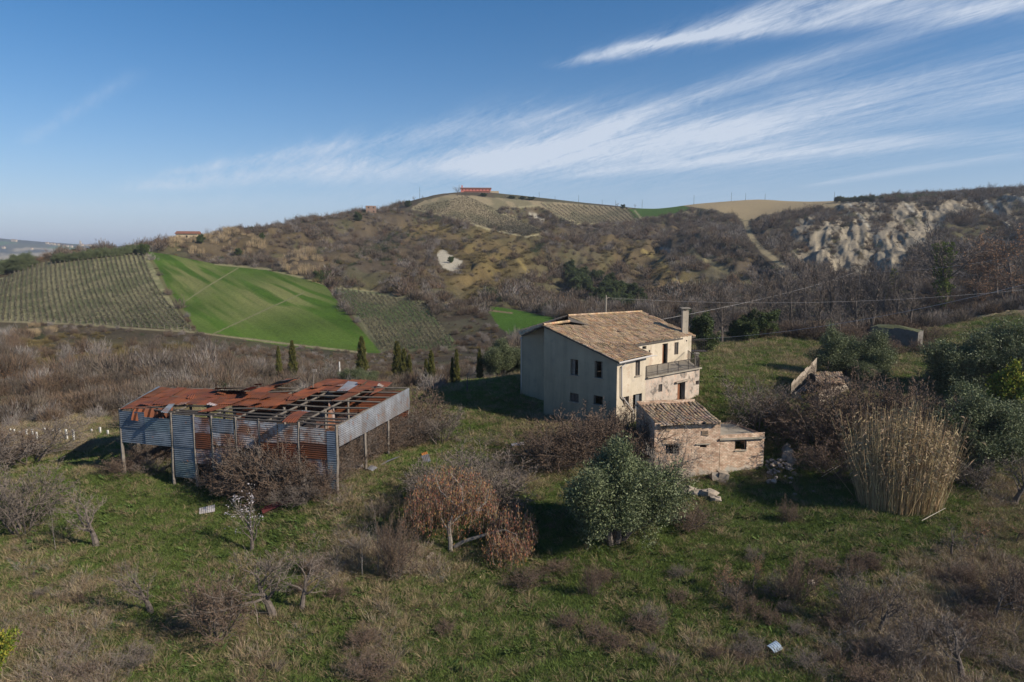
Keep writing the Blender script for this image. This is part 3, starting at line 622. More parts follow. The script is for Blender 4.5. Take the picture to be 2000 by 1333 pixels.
# ================================================================== building helpers
def part(mb, name, m, root, label=None, smooth=False):
    o = mb.build(name, m, root, smooth)
    if root.type == 'EMPTY': o.matrix_parent_inverse = Matrix.Translation(-root.location)
    if label: o['label'] = label
    return o
def V3(p, z): return Vector((p[0], p[1], z))
def on_wall(px, py, A, B):
    a, s = raydir(px, py); dx, dy = B[0]-A[0], B[1]-A[1]; L = math.hypot(dx, dy); dx /= L; dy /= L
    # A + t d = (aD, D)
    det = dx*(-1)-dy*(-a); D = (dx*(-A[1])-dy*(-A[0]))/det; t = ((a*D-A[0])*dx+(D-A[1])*dy)
    return t, CZ+s*D
def hole_px(x0, y0, x1, y1, A, B):
    q = [on_wall(x0, y0, A, B), on_wall(x0, y1, A, B), on_wall(x1, y0, A, B), on_wall(x1, y1, A, B)]
    return ((q[0][0]+q[1][0])/2, (q[2][0]+q[3][0])/2, (q[1][1]+q[3][1])/2, (q[0][1]+q[2][1])/2)
def wall(mb, A, B, z0, top, holes=(), depth=.38, tint=1.0, jag=0.0):
    A = Vector((A[0], A[1])); B = Vector((B[0], B[1])); L = (B-A).length; d = (B-A)/L; n = Vector((d.y, -d.x))
    zt = top if callable(top) else (lambda s: top)
    xs = sorted(set([0, L]+[round(v, 4) for h in holes for v in h[:2]]+[L*k/8 for k in range(1, 8)]))
    zmin = min(zt(s) for s in np.linspace(0, L, 9))-.02
    zs = sorted(set([z0]+[round(v, 4) for h in holes for v in h[2:]]+[zmin]))
    pt = lambda s, z, off=0: (A.x+d.x*s-n.x*off, A.y+d.y*s-n.y*off, z)
    for i in range(len(xs)-1):
        for j in range(len(zs)-1):
            cx, cz = (xs[i]+xs[i+1])/2, (zs[j]+zs[j+1])/2
            if any(h[0] < cx < h[1] and h[2] < cz < h[3] for h in holes): continue
            mb.add([pt(xs[i], zs[j]), pt(xs[i+1], zs[j]), pt(xs[i+1], zs[j+1]), pt(xs[i], zs[j+1])], [(0, 1, 2, 3)], tint)
        mb.add([pt(xs[i], zs[-1]), pt(xs[i+1], zs[-1]), pt(xs[i+1], zt(xs[i+1])+random.uniform(-jag, jag)), pt(xs[i], zt(xs[i])+random.uniform(-jag, jag))], [(0, 1, 2, 3)], tint)
    for (a, b, c, e) in holes:
        mb.add([pt(a, c), pt(b, c), pt(b, c, depth), pt(a, c, depth)], [(0, 1, 2, 3)], tint)
        mb.add([pt(a, e), pt(b, e), pt(b, e, depth), pt(a, e, depth)], [(3, 2, 1, 0)], tint)
        mb.add([pt(a, c), pt(a, e), pt(a, e, depth), pt(a, c, depth)], [(3, 2, 1, 0)], tint)
        mb.add([pt(b, c), pt(b, e), pt(b, e, depth), pt(b, c, depth)], [(0, 1, 2, 3)], tint)
    return pt
TCOL = [(1, 1, 1), (1.15, 1.1, .95), (.85, .82, .8), (1.06, .88, .72), (.7, .67, .64), (1.05, 1.0, .88), (1.2, 1.17, 1.1), (1, 1, 1)]
def tile_roof(mb, e0, e1, r0, r1, pitch=.29, course=.44, wob=.03, miss=.01, sag=0.0, rad=.108, prog=None):
    e0, e1, r0, r1 = map(Vector, (e0, e1, r0, r1)); nr = max(2, int(((e1-e0).length+(r1-r0).length)/2/pitch)); nc = max(1, int((r0-e0).length/course))
    nrm = ((e1-e0).cross(r0-e0)).normalized()
    if nrm.z < 0: nrm = -nrm
    def S(u, v):
        p = e0.lerp(e1, u).lerp(r0.lerp(r1, u), v)
        return p+nrm*(-sag*4*v*(1-v)*(math.sin(u*math.pi)*.8+.2)+wob*(float(vnoise(np.array([u*9.]), np.array([v*6.]), 3)[0])-.5))
    U_ = 14; V_ = 10
    for i in range(U_):
        for j in range(V_):
            mb.add([S(i/U_, j/V_)-nrm*.03, S((i+1)/U_, j/V_)-nrm*.03, S((i+1)/U_, (j+1)/V_)-nrm*.03, S(i/U_, (j+1)/V_)-nrm*.03], [(0, 1, 2, 3)], (.16, .14, .13))
    for i in range(nr+1):
        rowj = random.uniform(-.02, .02)/max((e1-e0).length, 1)
        for j in range(nc):
            if random.random() < miss: continue
            u = min(max(i/nr+rowj+random.uniform(-.03, .03)/max((e1-e0).length, 1), 0), 1); v0 = j/nc-random.random()*.012; v1 = min((j+1.18)/nc, 1.01)
            if j == 0: v0 -= random.random()*.014
            a = S(u, v0)+nrm*.035; b = S(u, v1)+nrm*.005; d = (b-a).normalized(); s = d.cross(nrm).normalized(); t = tj(random.choice(TCOL), .22, .06); vs = []
            for (q, rr) in ((a, rad), (b, rad*.8)):
                for k in range(5):
                    an = math.pi*k/4; vs.append(q+s*math.cos(an)*rr+nrm*math.sin(an)*rr*.85)
            mb.add(vs, [(k, k+1, k+6, k+5) for k in range(4)]+[(0, 1, 2, 3, 4)], t)
            if j < nc:
                # channel tile between the rows catches a lighter or darker tone
                pass
def corr(mb, c00, c10, c11, c01, pitch=.16, amp=.016, nv=3, sag=0.0, tint=1.0):
    """corrugated sheet; ridges run from edge c00-c10 to edge c01-c11"""
    c00, c10, c11, c01 = map(Vector, (c00, c10, c11, c01)); n = ((c10-c00).cross(c01-c00)).normalized()
    w = ((c10-c00).length+(c11-c01).length)/2; m = max(4, int(w/pitch*4)); vs = []
    for j in range(nv+1):
        for i in range(m+1):
            u, v = i/m, j/nv; p = c00.lerp(c10, u).lerp(c01.lerp(c11, u), v)
            vs.append(p+n*amp*math.sin(i*math.pi/2)-Vector((0, 0, sag*4*v*(1-v))))
    mb.add(vs, [(j*(m+1)+i, j*(m+1)+i+1, (j+1)*(m+1)+i+1, (j+1)*(m+1)+i) for j in range(nv) for i in range(m)], tint)

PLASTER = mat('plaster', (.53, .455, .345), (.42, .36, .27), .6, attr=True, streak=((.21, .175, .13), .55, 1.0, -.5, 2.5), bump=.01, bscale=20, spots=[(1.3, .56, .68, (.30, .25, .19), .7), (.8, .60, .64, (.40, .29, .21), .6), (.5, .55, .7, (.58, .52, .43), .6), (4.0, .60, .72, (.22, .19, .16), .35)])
PLASTER_SHADE = mat('weathered_shade_plaster', (.33, .285, .20), (.26, .228, .165), .45, streak=((.13, .125, .09), .5, .7, -1.0, 5.0), bump=.01, bscale=20, spots=[(1.0, .56, .70, (.19, .18, .145), .5), (3.0, .62, .72, (.14, .14, .12), .3)])  # plaster darkened in colour for the gable's shade; streaks and spots are weathering
PLASTER2 = mat('rough_plaster', (.50, .42, .34), (.30, .25, .21), 1.1, bump=.05, bscale=7, spots=[(1.0, .52, .60, (.10, .09, .08), .8), (2.6, .55, .63, (.52, .36, .27), .6)])
def brick_mat():
    m = mat('old_brick', (.46, .29, .19), (.36, .25, .17), 1.3, bump=.03, bscale=10); t = m.node_tree; n = t.nodes
    geo = n.new('ShaderNodeNewGeometry'); sx = n.new('ShaderNodeSeparateXYZ'); t.links.new(geo.outputs['Position'], sx.inputs[0])
    ad = n.new('ShaderNodeMath'); ad.operation = 'ADD'; t.links.new(sx.outputs[0], ad.inputs[0]); t.links.new(sx.outputs[1], ad.inputs[1])
    cb = n.new('ShaderNodeCombineXYZ'); t.links.new(ad.outputs[0], cb.inputs[0]); t.links.new(sx.outputs[2], cb.inputs[1])
    nz = n.new('ShaderNodeTexNoise'); nz.inputs['Scale'].default_value = 1.2; t.links.new(geo.outputs['Position'], nz.inputs['Vector'])
    mm = n.new('ShaderNodeVectorMath'); mm.operation = 'MULTIPLY_ADD'; t.links.new(nz.outputs['Color'], mm.inputs[0]); mm.inputs[1].default_value = (.12, .12, 0); t.links.new(cb.outputs[0], mm.inputs[2])
    br = n.new('ShaderNodeTexBrick'); br.inputs['Scale'].default_value = 1; br.inputs['Brick Width'].default_value = .34; br.inputs['Row Height'].default_value = .12; br.inputs['Mortar Size'].default_value = .012; br.inputs['Mortar Smooth'].default_value = .3
    br.inputs['Color1'].default_value = (.60, .40, .28, 1); br.inputs['Color2'].default_value = (.74, .58, .43, 1); br.inputs['Mortar'].default_value = (.22, .17, .13, 1); t.links.new(mm.outputs[0], br.inputs['Vector'])
    n2 = n.new('ShaderNodeTexNoise'); n2.inputs['Scale'].default_value = 2.2; n2.inputs['Detail'].default_value = 6; t.links.new(geo.outputs['Position'], n2.inputs['Vector'])
    r = n.new('ShaderNodeValToRGB'); r.color_ramp.elements[0].position = .35; r.color_ramp.elements[0].color = (.58, .54, .51, 1); r.color_ramp.elements[1].position = .62; r.color_ramp.elements[1].color = (1.0, 1.0, 1.0, 1); t.links.new(n2.outputs['Fac'], r.inputs[0])
    x = n.new('ShaderNodeMix'); x.data_type = 'RGBA'; x.blend_type = 'MULTIPLY'; x.inputs['Factor'].default_value = 1; t.links.new(br.outputs['Color'], x.inputs[6]); t.links.new(r.outputs[0], x.inputs[7])
    # pale rendered foot where old plaster clings
    n3 = n.new('ShaderNodeTexNoise'); n3.inputs['Scale'].default_value = 1.6; n3.inputs['Detail'].default_value = 5; t.links.new(geo.outputs['Position'], n3.inputs['Vector'])
    hz = n.new('ShaderNodeMath'); hz.operation = 'MULTIPLY_ADD'; t.links.new(sx.outputs[2], hz.inputs[0]); hz.inputs[1].default_value = -.30; hz.inputs[2].default_value = -.70
    h2 = n.new('ShaderNodeMath'); h2.operation = 'ADD'; h2.use_clamp = True; t.links.new(hz.outputs[0], h2.inputs[0]); t.links.new(n3.outputs['Fac'], h2.inputs[1])
    mr = n.new('ShaderNodeMapRange'); mr.inputs[1].default_value = .55; mr.inputs[2].default_value = .75; t.links.new(h2.outputs[0], mr.inputs[0])
    y = n.new('ShaderNodeMix'); y.data_type = 'RGBA'; t.links.new(mr.outputs[0], y.inputs['Factor']); t.links.new(x.outputs[2], y.inputs[6]); y.inputs[7].default_value = (.47, .42, .35, 1)
    t.links.new(y.outputs[2], n['Principled BSDF'].inputs['Base Color'])
    bp = n.new('ShaderNodeBump'); bp.inputs['Strength'].default_value = 1; bp.inputs['Distance'].default_value = .03; bp.invert = True; t.links.new(br.outputs['Fac'], bp.inputs['Height']); t.links.new(bp.outputs[0], n['Principled BSDF'].inputs['Normal'])
    return m
BRICK = brick_mat()
TILE = mat('clay_tiles', (.44, .32, .21), (.31, .23, .16), 1.3, spots=[(2.2, .58, .66, (.17, .13, .095), .6), (9, .56, .66, (.42, .28, .12), .5), (5, .60, .70, (.13, .11, .09), .5)])
TILE2 = mat('weathered_tiles', (.40, .31, .22), (.27, .21, .16), 3, spots=[(7, .52, .64, (.10, .085, .07), .7), (10, .58, .66, (.30, .25, .08), .5)])
STONE = mat('rubble_stone', (.38, .32, .25), (.22, .18, .14), 2, bump=.04, bscale=9)
CONC = mat('concrete', (.34, .30, .235), (.24, .21, .17), 1.2, bump=.01, bscale=12, spots=[(2.0, .55, .66, (.20, .16, .09), .6)])
WOOD = mat('old_wood', (.23, .20, .165), (.14, .12, .10), 4, bump=.01, bscale=25)
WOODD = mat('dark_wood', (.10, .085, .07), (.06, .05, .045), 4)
WOODM = mat('grey_pole', (.15, .13, .105), (.10, .085, .07), 3)
DOORW = mat('brown_door', (.20, .085, .04), (.15, .06, .03), 3)
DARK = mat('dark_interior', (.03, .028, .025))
IRON = mat('rusty_railing', (.06, .048, .04), rough=.6)
PIPE = mat('pipe', (.42, .39, .36), rough=.5)
RUST = mat('rusted_sheet', (.165, .050, .018), (.095, .034, .017), .9, contrast=1.5, rough=.75, bump=.004, bscale=30, spots=[(3, .60, .72, (.09, .03, .02), .6)])
GALV = mat('galvanised_sheet', (.25, .265, .285), (.15, .16, .175), 1.1, rough=.55, metallic=.25, contrast=1.5, streak=((.13, .10, .08), .7, 1.2, 1.5, 3.2), spots=[(1.1, .58, .66, (.24, .12, .07), .7)])
GALVR = mat('half_rusted_sheet', (.34, .32, .315), (.19, .085, .045), 1.0, rough=.6, contrast=1.8, streak=((.12, .05, .03), .8, 1.4, 0, 3), spots=[(5, .56, .66, (.16, .06, .03), .8)])
BLUE = mat('blue_grey_sheet', (.095, .118, .138), (.165, .195, .215), 1.0, rough=.5, contrast=1.6, spots=[(1.5, .66, .70, (.3, .12, .06), .7)])
ORANGE = mat('orange_sheet', (.42, .17, .035), (.30, .11, .03), 2, rough=.7)
PINKW = mat('pink_wall', (.50, .16, .12), rough=.9); CREAM = mat('cream_wall', (.50, .40, .26), (.42, .33, .2), .5); TILEF = mat('far_tiles', (.24, .10, .06), (.17, .08, .05), .5)

# ================================================================== farmhouse
K = (9.36, 60.0); rdir = Vector((.76, .65)).normalized(); Mx = (12.45, 62.65); Lc = (3.1, 65.5); Uc = (1.05, 71.3); Q0 = (11.75, 67.45); Q1 = (19.65, 74.2)
T0 = Mx; T1 = (19.0, 68.25)
house = empty('farmhouse', (K[0], K[1], 0), 'large abandoned two storey farmhouse with cream plaster and a tan tiled roof', 'house')
ZB0 = -2.6
def zpx(py, x, y): return CZ-(py-500)/F*y*1.0
# gable wall (in shade): seen left = Lc, right = K
w = MB(); ga = lambda s: 7.73+(5.26-7.73)*s/math.hypot(K[0]-Lc[0], K[1]-Lc[1])
gh = [hole_px(1114, 702.5, 1129, 733, Lc, K), hole_px(1161, 706, 1177, 738.5, Lc, K), hole_px(1112.5, 768.5, 1130, 785.5, Lc, K), hole_px(1159, 773.5, 1177, 791, Lc, K)]
wall(w, Lc, K, ZB0, ga, gh); part(w, 'wall', PLASTER_SHADE, house, 'weathered gable wall with its shade darkened into the plaster colour')
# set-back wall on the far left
Ub = (3.42, 68.9); w = MB(); wall(w, Uc, Ub, ZB0, lambda s: 6.3+s*.33); wall(w, Ub, Lc, ZB0, 7.3); part(w, 'wall', PLASTER_SHADE, house, 'set-back wall left of the gable')
# wing front and back of the step
fh = [hole_px(1241, 704, 1250, 734, K, Mx), hole_px(1217, 775, 1228.5, 791, K, Mx), hole_px(1236, 770, 1253.5, 800, K, Mx)]
w = MB(); wall(w, K, Mx, ZB0, 5.22, fh); wall(w, Mx, Q0, 3.3, 5.7); part(w, 'wall', PLASTER, house, 'sunlit front wall of the projecting wing')
uh = [hole_px(1254.5, 676.5, 1262.5, 682.5, Q0, Q1), hole_px(1267, 684, 1270, 689, Q0, Q1), hole_px(1293.5, 671.5, 1304, 711, Q0, Q1), hole_px(1317, 669, 1325, 693, Q0, Q1), hole_px(1339.5, 664.5, 1342, 667.5, Q0, Q1)]
B1 = (12.2, 83.3); B0 = (1.05, 76.5)
w = MB(); wall(w, Q0, Q1, 2.9, 5.95, uh, .3); part(w, 'wall', PLASTER, house, 'sunlit upper wall behind the terrace')
w = MB(); wall(w, Q1, B1, ZB0, lambda s: 5.95+min(s, 22-s)*.22 if s < 9 else 6.2); wall(w, B1, B0, ZB0, 5.9); wall(w, B0, Uc, ZB0, 6.2); part(w, 'wall', PLASTER, house)
# terrace block
th = [hole_px(1286, 751, 1293.5, 766, T0, T1), hole_px(1323, 746.5, 1338, 785, T0, T1), hole_px(1358.5, 744, 1365, 752, T0, T1)]
T2 = (T1[0]+.15, T1[1]+6.2)
w = MB(); wall(w, T0, T1, ZB0, 3.33, th, .5); wall(w, T1, T2, ZB0, 3.33, jag=.05); part(w, 'terrace_wall', PLASTER2, house, 'rough stained wall of stone and crumbling plaster below the terrace')
w = MB(); w.add([V3(T0, 3.335), V3(T1, 3.335), V3(T2, 3.335), V3(Q1, 3.335), V3(Q0, 3.335)], [(0, 1, 2, 3, 4)])
fr = Vector((.65, -.76)); a = V3(T0, 3.36)+Vector((fr.x, fr.y, 0))*.12; b = V3(T1, 3.36)+Vector((fr.x, fr.y, 0))*.12; w.beam(a, b, .34, .12)
part(w, 'terrace_floor', CONC, house)
# dark inner partitions so the openings read deep
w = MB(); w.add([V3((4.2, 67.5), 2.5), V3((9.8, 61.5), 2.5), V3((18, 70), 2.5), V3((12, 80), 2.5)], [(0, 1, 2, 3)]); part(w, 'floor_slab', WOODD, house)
# roof
e0 = P(1207.5, 706.5, 59.6); e1 = P(1271.5, 692.5, 62.5); a0 = P(1061, 635.5, 65.3); e3 = P(1357.5, 656, 74.9); r1 = P(1253, 609.5, 79.6); r0 = P(1109, 617.5, 71.6); a1 = P(1112, 628.5, 68.0)
e2 = P(1231, 672.5, 67.0)
w = MB()
tile_roof(w, e0, e1, e0.lerp(a0, .5), e1.lerp(a1, .5)*.0+P(1189, 653.5, 66.2)*.0+e2, wob=.12, sag=.04)
mid = e0.lerp(a0, .5)
tile_roof(w, mid, e2, a0, P(1165, 636, 70.5), wob=.14, sag=.05)
tile_roof(w, e2, e3, r0, r1, wob=.16, sag=.10)
tile_roof(w, P(1165, 636, 70.5).lerp(mid, .0), e2, r0, r0.lerp(r1, .35), wob=.1, sag=.02) if False else None
# back slopes
bk0 = Vector((Uc[0]-.15, Uc[1]+.1, 6.25)); tile_roof(w, Vector((.75, 77, 6.1)), P(1019, 655.5, 71.3), r0+Vector((0, .2, .0)), a0, wob=.08)
tile_roof(w, Vector((B1[0]+.5, B1[1]+.7, 5.95)), Vector((.7, 77, 6.1)), r1, r0, wob=.08)
# ridge caps
for (p, q) in ((r0, r1), (a0, a1)):
    n = int((q-p).length/.38)
    for i in range(n):
        x, y = p.lerp(q, i/n), p.lerp(q, (i+1.1)/n); w.tube(x+Vector((0, 0, .06)), y+Vector((0, 0, .05)), .15, .12, 6, tj(random.choice(TCOL), .15, .05))
roof = part(w, 'roof', TILE, house, 'uneven roof of weathered tan clay tiles')
g_ = MB()    # masonry of the little gable where the higher roof rises above the lower one
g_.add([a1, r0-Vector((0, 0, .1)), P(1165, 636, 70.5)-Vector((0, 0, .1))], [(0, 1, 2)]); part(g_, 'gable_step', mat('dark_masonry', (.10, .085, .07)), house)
u = MB()
u.beam(e0-Vector((0, 0, .12)), e1-Vector((0, 0, .12)), .12, .14); u.beam(e2-Vector((0, 0, .14)), e3-Vector((0, 0, .14)), .12, .16); u.beam(e0-Vector((0, 0, .1)), a0-Vector((0, 0, .1)), .10, .10); u.beam(a0-Vector((0, 0, .1)), P(1019, 656.5, 71.3), .1, .1)
u.beam(e3-Vector((0, 0, .1)), r1-Vector((0, 0, .1)), .1, .14)
part(u, 'eave_board', WOODD, house)
# gutter, downpipe
u = MB(); gd = Vector((.05, -.12, -.12)); u.tube(e0+gd, e1+gd, .09, .09, 7); u.tube(e1+gd, e1+gd+Vector((.55, .25, -.02)), .05, .04, 6); part(u, 'gutter', PIPE, house)
u = MB(); pk = lambda px, py: (lambda q: V3((K[0]+(Mx[0]-K[0])/4.07*q[0]+.09, K[1]+(Mx[1]-K[1])/4.07*q[0]-.12), q[1]))(on_wall(px, py, K, Mx))
pts = [pk(1218, 709), pk(1218, 713), pk(1212, 717), pk(1212, 774), pk(1234, 802), pk(1235, 838)]
for p, q in zip(pts[:-1], pts[1:]): u.tube(p, q, .065, .065, 7)
part(u, 'downpipe', PIPE, house)
u = MB(); p = V3(Uc, 6.0)+Vector((-.1, -.1, 0)); u.tube(p, V3((Uc[0]-.1, Uc[1]-.1), ZB0), .05, .05, 6); u.box(p, (.25, .25, .2)); part(u, 'downpipe', PIPE, house)
# windows
def window(holes, A, B, kind, root, sill=True, m=WOODD):
    for k, (s0, s1, z0, z1) in enumerate(holes):
        d = Vector((B[0]-A[0], B[1]-A[1])).normalized(); n = Vector((d.y, -d.x)); f = MB(); pt = lambda s, z, off: Vector((A[0]+d.x*s-n.x*off, A[1]+d.y*s-n.y*off, z))
        o = .2; t = .06
        kd = kind[k]
        for (sa, sb, za, zb) in ((s0, s1, z1-t, z1), (s0, s0+t, z0, z1), (s1-t, s1, z0, z1)):
            f.beam(pt((sa+sb)/2 if sb-sa < .1 else sa, (za+zb)/2 if zb-za < .1 else za, o), pt((sa+sb)/2 if sb-sa < .1 else sb, (za+zb)/2 if zb-za < .1 else zb, o), t, t)
        if kd == 'door':
            f2 = MB(); f2.add([pt(s0+t, z0, .25), pt(s0+(s1-s0)*.55, z0, .25), pt(s0+(s1-s0)*.55, z1, .25), pt(s0+t, z1, .25)], [(0, 1, 2, 3)])
            dr = part(f, 'door', m, root); part(f2, 'door_leaf', DOORW, dr, 'red-brown wooden door leaf'); continue
        wn = part(f, 'opening_frame' if kd == 'opening' else 'window', m, root)
        if kd == 'shutter':
            f2 = MB(); f2.add([pt(s0+t, z0, .22), pt(s0+(s1-s0)*.45, z0, .22), pt(s0+(s1-s0)*.45, z1, .22), pt(s0+t, z1, .22)], [(0, 1, 2, 3)]); part(f2, 'shutter', WOOD, wn)
        if kd == 'right':
            f2 = MB(); f2.add([pt(s0+(s1-s0)*.62, z0, .3), pt(s1-t, z0, .3), pt(s1-t, z1, .3), pt(s0+(s1-s0)*.62, z1, .3)], [(0, 1, 2, 3)]); part(f2, 'shutter', WOOD, wn)
        if kd == 'brown':
            f2 = MB(); f2.add([pt(s0+t, z0, .16), pt(s1-t, z0, .16), pt(s1-t, z1, .16), pt(s0+t, z1, .16)], [(0, 1, 2, 3)]); f2.beam(pt((s0+s1)/2, z0, .14), pt((s0+s1)/2, z1, .14), .05); part(f2, 'shutter', WOODD, wn)
        if kd == 'half':
            f2 = MB(); f2.add([pt(s0+(s1-s0)*.5, z0, .24), pt(s1-t, z0, .24), pt(s1-t, z1, .24), pt(s0+(s1-s0)*.5, z1, .24)], [(0, 1, 2, 3)]); part(f2, 'pane', mat('dusty_glass', (.12, .13, .14), rough=.2, attr=False), wn)
        if sill and s1-s0 > .3:
            f3 = MB(); f3.beam(pt(s0-.1, z0-.04, -.04), pt(s1+.1, z0-.04, -.04), .16, .08); part(f3, 'sill', STONE, wn)
window(gh, Lc, K, ['shutter', 'right', 'brown', 'open'], house); window(fh, K, Mx, ['brown', 'right', 'half'], house)
window(uh, Q0, Q1, ['open', 'open', 'door', 'brown', 'open'], house, sill=False)
window([th[0], th[1]], T0, T1, ['brown', 'door'], house, sill=False, m=WOOD)
u = MB(); q = th[1]; dT = Vector((T1[0]-T0[0], T1[1]-T0[1])).normalized(); u.beam(V3((T0[0]+dT.x*(q[0]-.5)+.1, T0[1]+dT.y*(q[0]-.5)-.12), q[3]+.08), V3((T0[0]+dT.x*(q[1]+.5)+.1, T0[1]+dT.y*(q[1]+.5)-.12), q[3]+.16), .2, .14); part(u, 'lintel', STONE, house)
# railing
rl = MB(); tA = V3(T0, 3.42)+Vector((.05, -.05, 0)); tB = V3(T1, 3.42)+Vector((-.15, -.3, 0)); tC = V3(T2, 3.42)+Vector((-.1, -1.2, 0))
for (p, q, n) in ((tA, tB, 46), (tB, tC, 26)):
    rl.beam(p+Vector((0, 0, 1.0)), q+Vector((0, 0, 1.0)), .06, .05); rl.beam(p+Vector((0, 0, .12)), q+Vector((0, 0, .12)), .04, .04)
    for k in range(n+1):
        b = p.lerp(q, k/n); rl.beam(b, b+Vector((0, 0, 1.0)), .065 if k % 9 == 0 else .026)
rl.beam(tB, tB+Vector((-.5, .2, 1.9)), .05)
part(rl, 'railing', IRON, house, 'thin rusty iron terrace railing')
pl = MB(); c = V3(T1, 3.33)+Vector((-.1, .9, 0)); pl.box(c+Vector((0, 0, .65)), (.32, .32, 1.3)); pl.box(c+Vector((0, 0, 1.36)), (.5, .5, .12)); part(pl, 'terrace_pillar', CONC, house)
# tank on the far end of the terrace, seen past the corner
pl = MB(); c = V3(Q1, 0)+Vector((1.3, 1.6, 0)); 
for k in range(9):
    for s_ in (0, 1): pl.beam(c+Vector((-.9+.22*k, s_*.9, 4.0)), c+Vector((-.9+.22*k, s_*.9, 5.2)), .03)
for z_ in (4.0, 5.2):
    for s_ in (0, 1): pl.beam(c+Vector((-.9, s_*.9, z_)), c+Vector((.9, s_*.9, z_)), .05)
pl.beam(c+Vector((-1.2, .4, 3.95)), c+Vector((.9, .4, 3.95)), 1.0, .1)
part(pl, 'side_balcony', IRON, house)
# chimney
ch = MB(); cb = P(1337, 645, 74.9); cbz = cb.z-.5; ct = CZ-(607-500)/F*74.9
ch.box((cb.x, cb.y, (cbz+ct)/2), (.62, .62, ct-cbz)); 
chim = part(ch, 'chimney', PLASTER, house, 'tall cream chimney stack', )
ch = MB(); ch.box((cb.x, cb.y, ct+.30), (1.0, .95, .09)); [ch.box((cb.x+sx*.28, cb.y+sy*.28, ct+.13), (.12, .12, .26)) for sx in (-1, 1) for sy in (-1, 1)]; part(ch, 'chimney_cap', CONC, chim)

# ================================================================== brick outbuilding with annexe
ob = empty('brick_outbuilding', (17.5, 54, -2.5), 'low brick outbuilding with mossy tiled roof and flat roofed annexe', 'outbuilding')
O1 = P(1407.5, 830, 54.0); O0 = P(1279, 830, 53.2); O0 = (O0.x, O0.y); O1 = (O1.x, O1.y); zt = CZ-(829-500)/F*53.7
O2 = P(1357, 786, 58.3); O3 = P(1243, 790, 57.4)
oh = [hole_px(1300, 869, 1327, 889, O0, O1), hole_px(1367, 868.5, 1380, 875, O0, O1)]
w = MB(); wall(w, O0, O1, -5.2, zt, oh, .4, jag=.05); wall(w, O1, (O2.x, O2.y), -5, lambda s: zt+s*.16, jag=.06); wall(w, (O2.x, O2.y), (O3.x, O3.y), -5, zt+.9); wall(w, (O3.x, O3.y), O0, -5, lambda s: zt+.9-s*.18)
part(w, 'wall', BRICK, ob, 'crumbling brick and stone walls')
w = MB()
for (x0, y0, x1, y1) in ((1370, 841, 1384, 849), (1301, 833, 1309, 841)):
    s0, s1, z0, z1 = hole_px(x0, y0, x1, y1, O0, O1); d = (Vector(O1)-Vector(O0)).normalized(); n = 6
    w = MB()
    w.box((O0[0]+d.x*(s0+s1)/2, O0[1]+d.y*(s0+s1)/2-.02, z0-.03), (s1-s0+.1, .1, .06))
    for k in range(n):
        s = s0+(s1-s0)*(k+.5)/n; w.box((O0[0]+d.x*s, O0[1]+d.y*s-.02, (z0+z1)/2), (.05, .08, z1-z0))
    part(w, 'vent_brick', TILE, ob)
w = MB(); s0, s1, z0, z1 = oh[0]; d = (Vector(O1)-Vector(O0)).normalized(); bp_ = lambda s, z, o=-.04: Vector((O0[0]+d.x*s+d.y*-o*0, O0[1]+d.y*s+o, z))
w.beam(bp_(s0-.1, z1+.05), bp_(s1+.1, z1+.05), .1, .1); w.beam(bp_(s0+(s1-s0)*.55, z0), bp_(s0+(s1-s0)*.55, z1), .06); ww = part(w, 'window', WOODD, ob)
w = MB(); w.beam(bp_(oh[1][0]-.35, oh[1][3]+.05), bp_(oh[1][1]+.3, oh[1][3]+.05), .14, .08); part(w, 'lintel', CONC, ob)
w = MB(); E0 = P(1291, 832, 52.9); E1 = P(1407, 828, 53.6); tile_roof(w, E0, E1, P(1242, 791, 57.5), P(1358, 785, 58.4), pitch=.30, course=.42, rad=.13, wob=.16, sag=.10, miss=.02)
part(w, 'roof', TILE2, ob, 'dark mossy tiled roof with wavy rows')
# annexe
N0 = P(1407, 858, 54.08); N1 = P(1493, 854, 55.0); N0 = (N0.x, N0.y-.02); N1 = (N1.x, N1.y); N2 = P(1429, 826, 59.4); N3 = P(1408, 826, 59.0); za = CZ-(856-500)/F*54.1
nh = [hole_px(1435, 861, 1458, 879.5, N0, N1)]
w = MB(); wall(w, N0, N1, -5.2, za, nh, .35); wall(w, N1, (N2.x, N2.y), -5.2, lambda s: za-.16-s*.01); wall(w, (N2.x, N2.y), (N3.x, N3.y), -5, za-.2); part(w, 'annexe_wall', BRICK, ob, 'brick wall of the annexe with a square window')
w = MB(); q = [P(1406, 857.5, 53.85), P(1495, 854, 54.75), P(1430, 826, 59.3)+Vector((2.0, .8, .1)), P(1407, 828, 59.0)+Vector((0, 0, 0))]; q[2] = P(1432, 826.5, 59.6)
w.add(q+[v-Vector((0, 0, .14)) for v in q], [(0, 1, 2, 3), (7, 6, 5, 4), (0, 4, 5, 1), (1, 5, 6, 2), (2, 6, 7, 3), (3, 7, 4, 0)]); part(w, 'annexe_roof', CONC, ob, 'thin flat slab roof stained brown')
s0, s1, z0, z1 = nh[0]; d = (Vector(N1)-Vector(N0)).normalized(); np_ = lambda s, z, o=.1: Vector((N0[0]+d.x*s, N0[1]+d.y*s+o, z))
w = MB(); w.beam(np_(s0, z1+.06, -.02), np_(s1, z1+.06, -.02), .12, .1, up=(0, 0, 1)); w.beam(np_(s1-.05, z0), np_(s1-.05, z1), .09); w.beam(np_(s0+.05, z0), np_(s0+.05, z1), .09); ww = part(w, 'window', WOODD, ob)
w = MB(); w.beam(np_(s0-.02, z0-.03, -.02), np_(s1+.02, z0-.03, -.02), .16, .07); part(w, 'sill', CONC, ww)
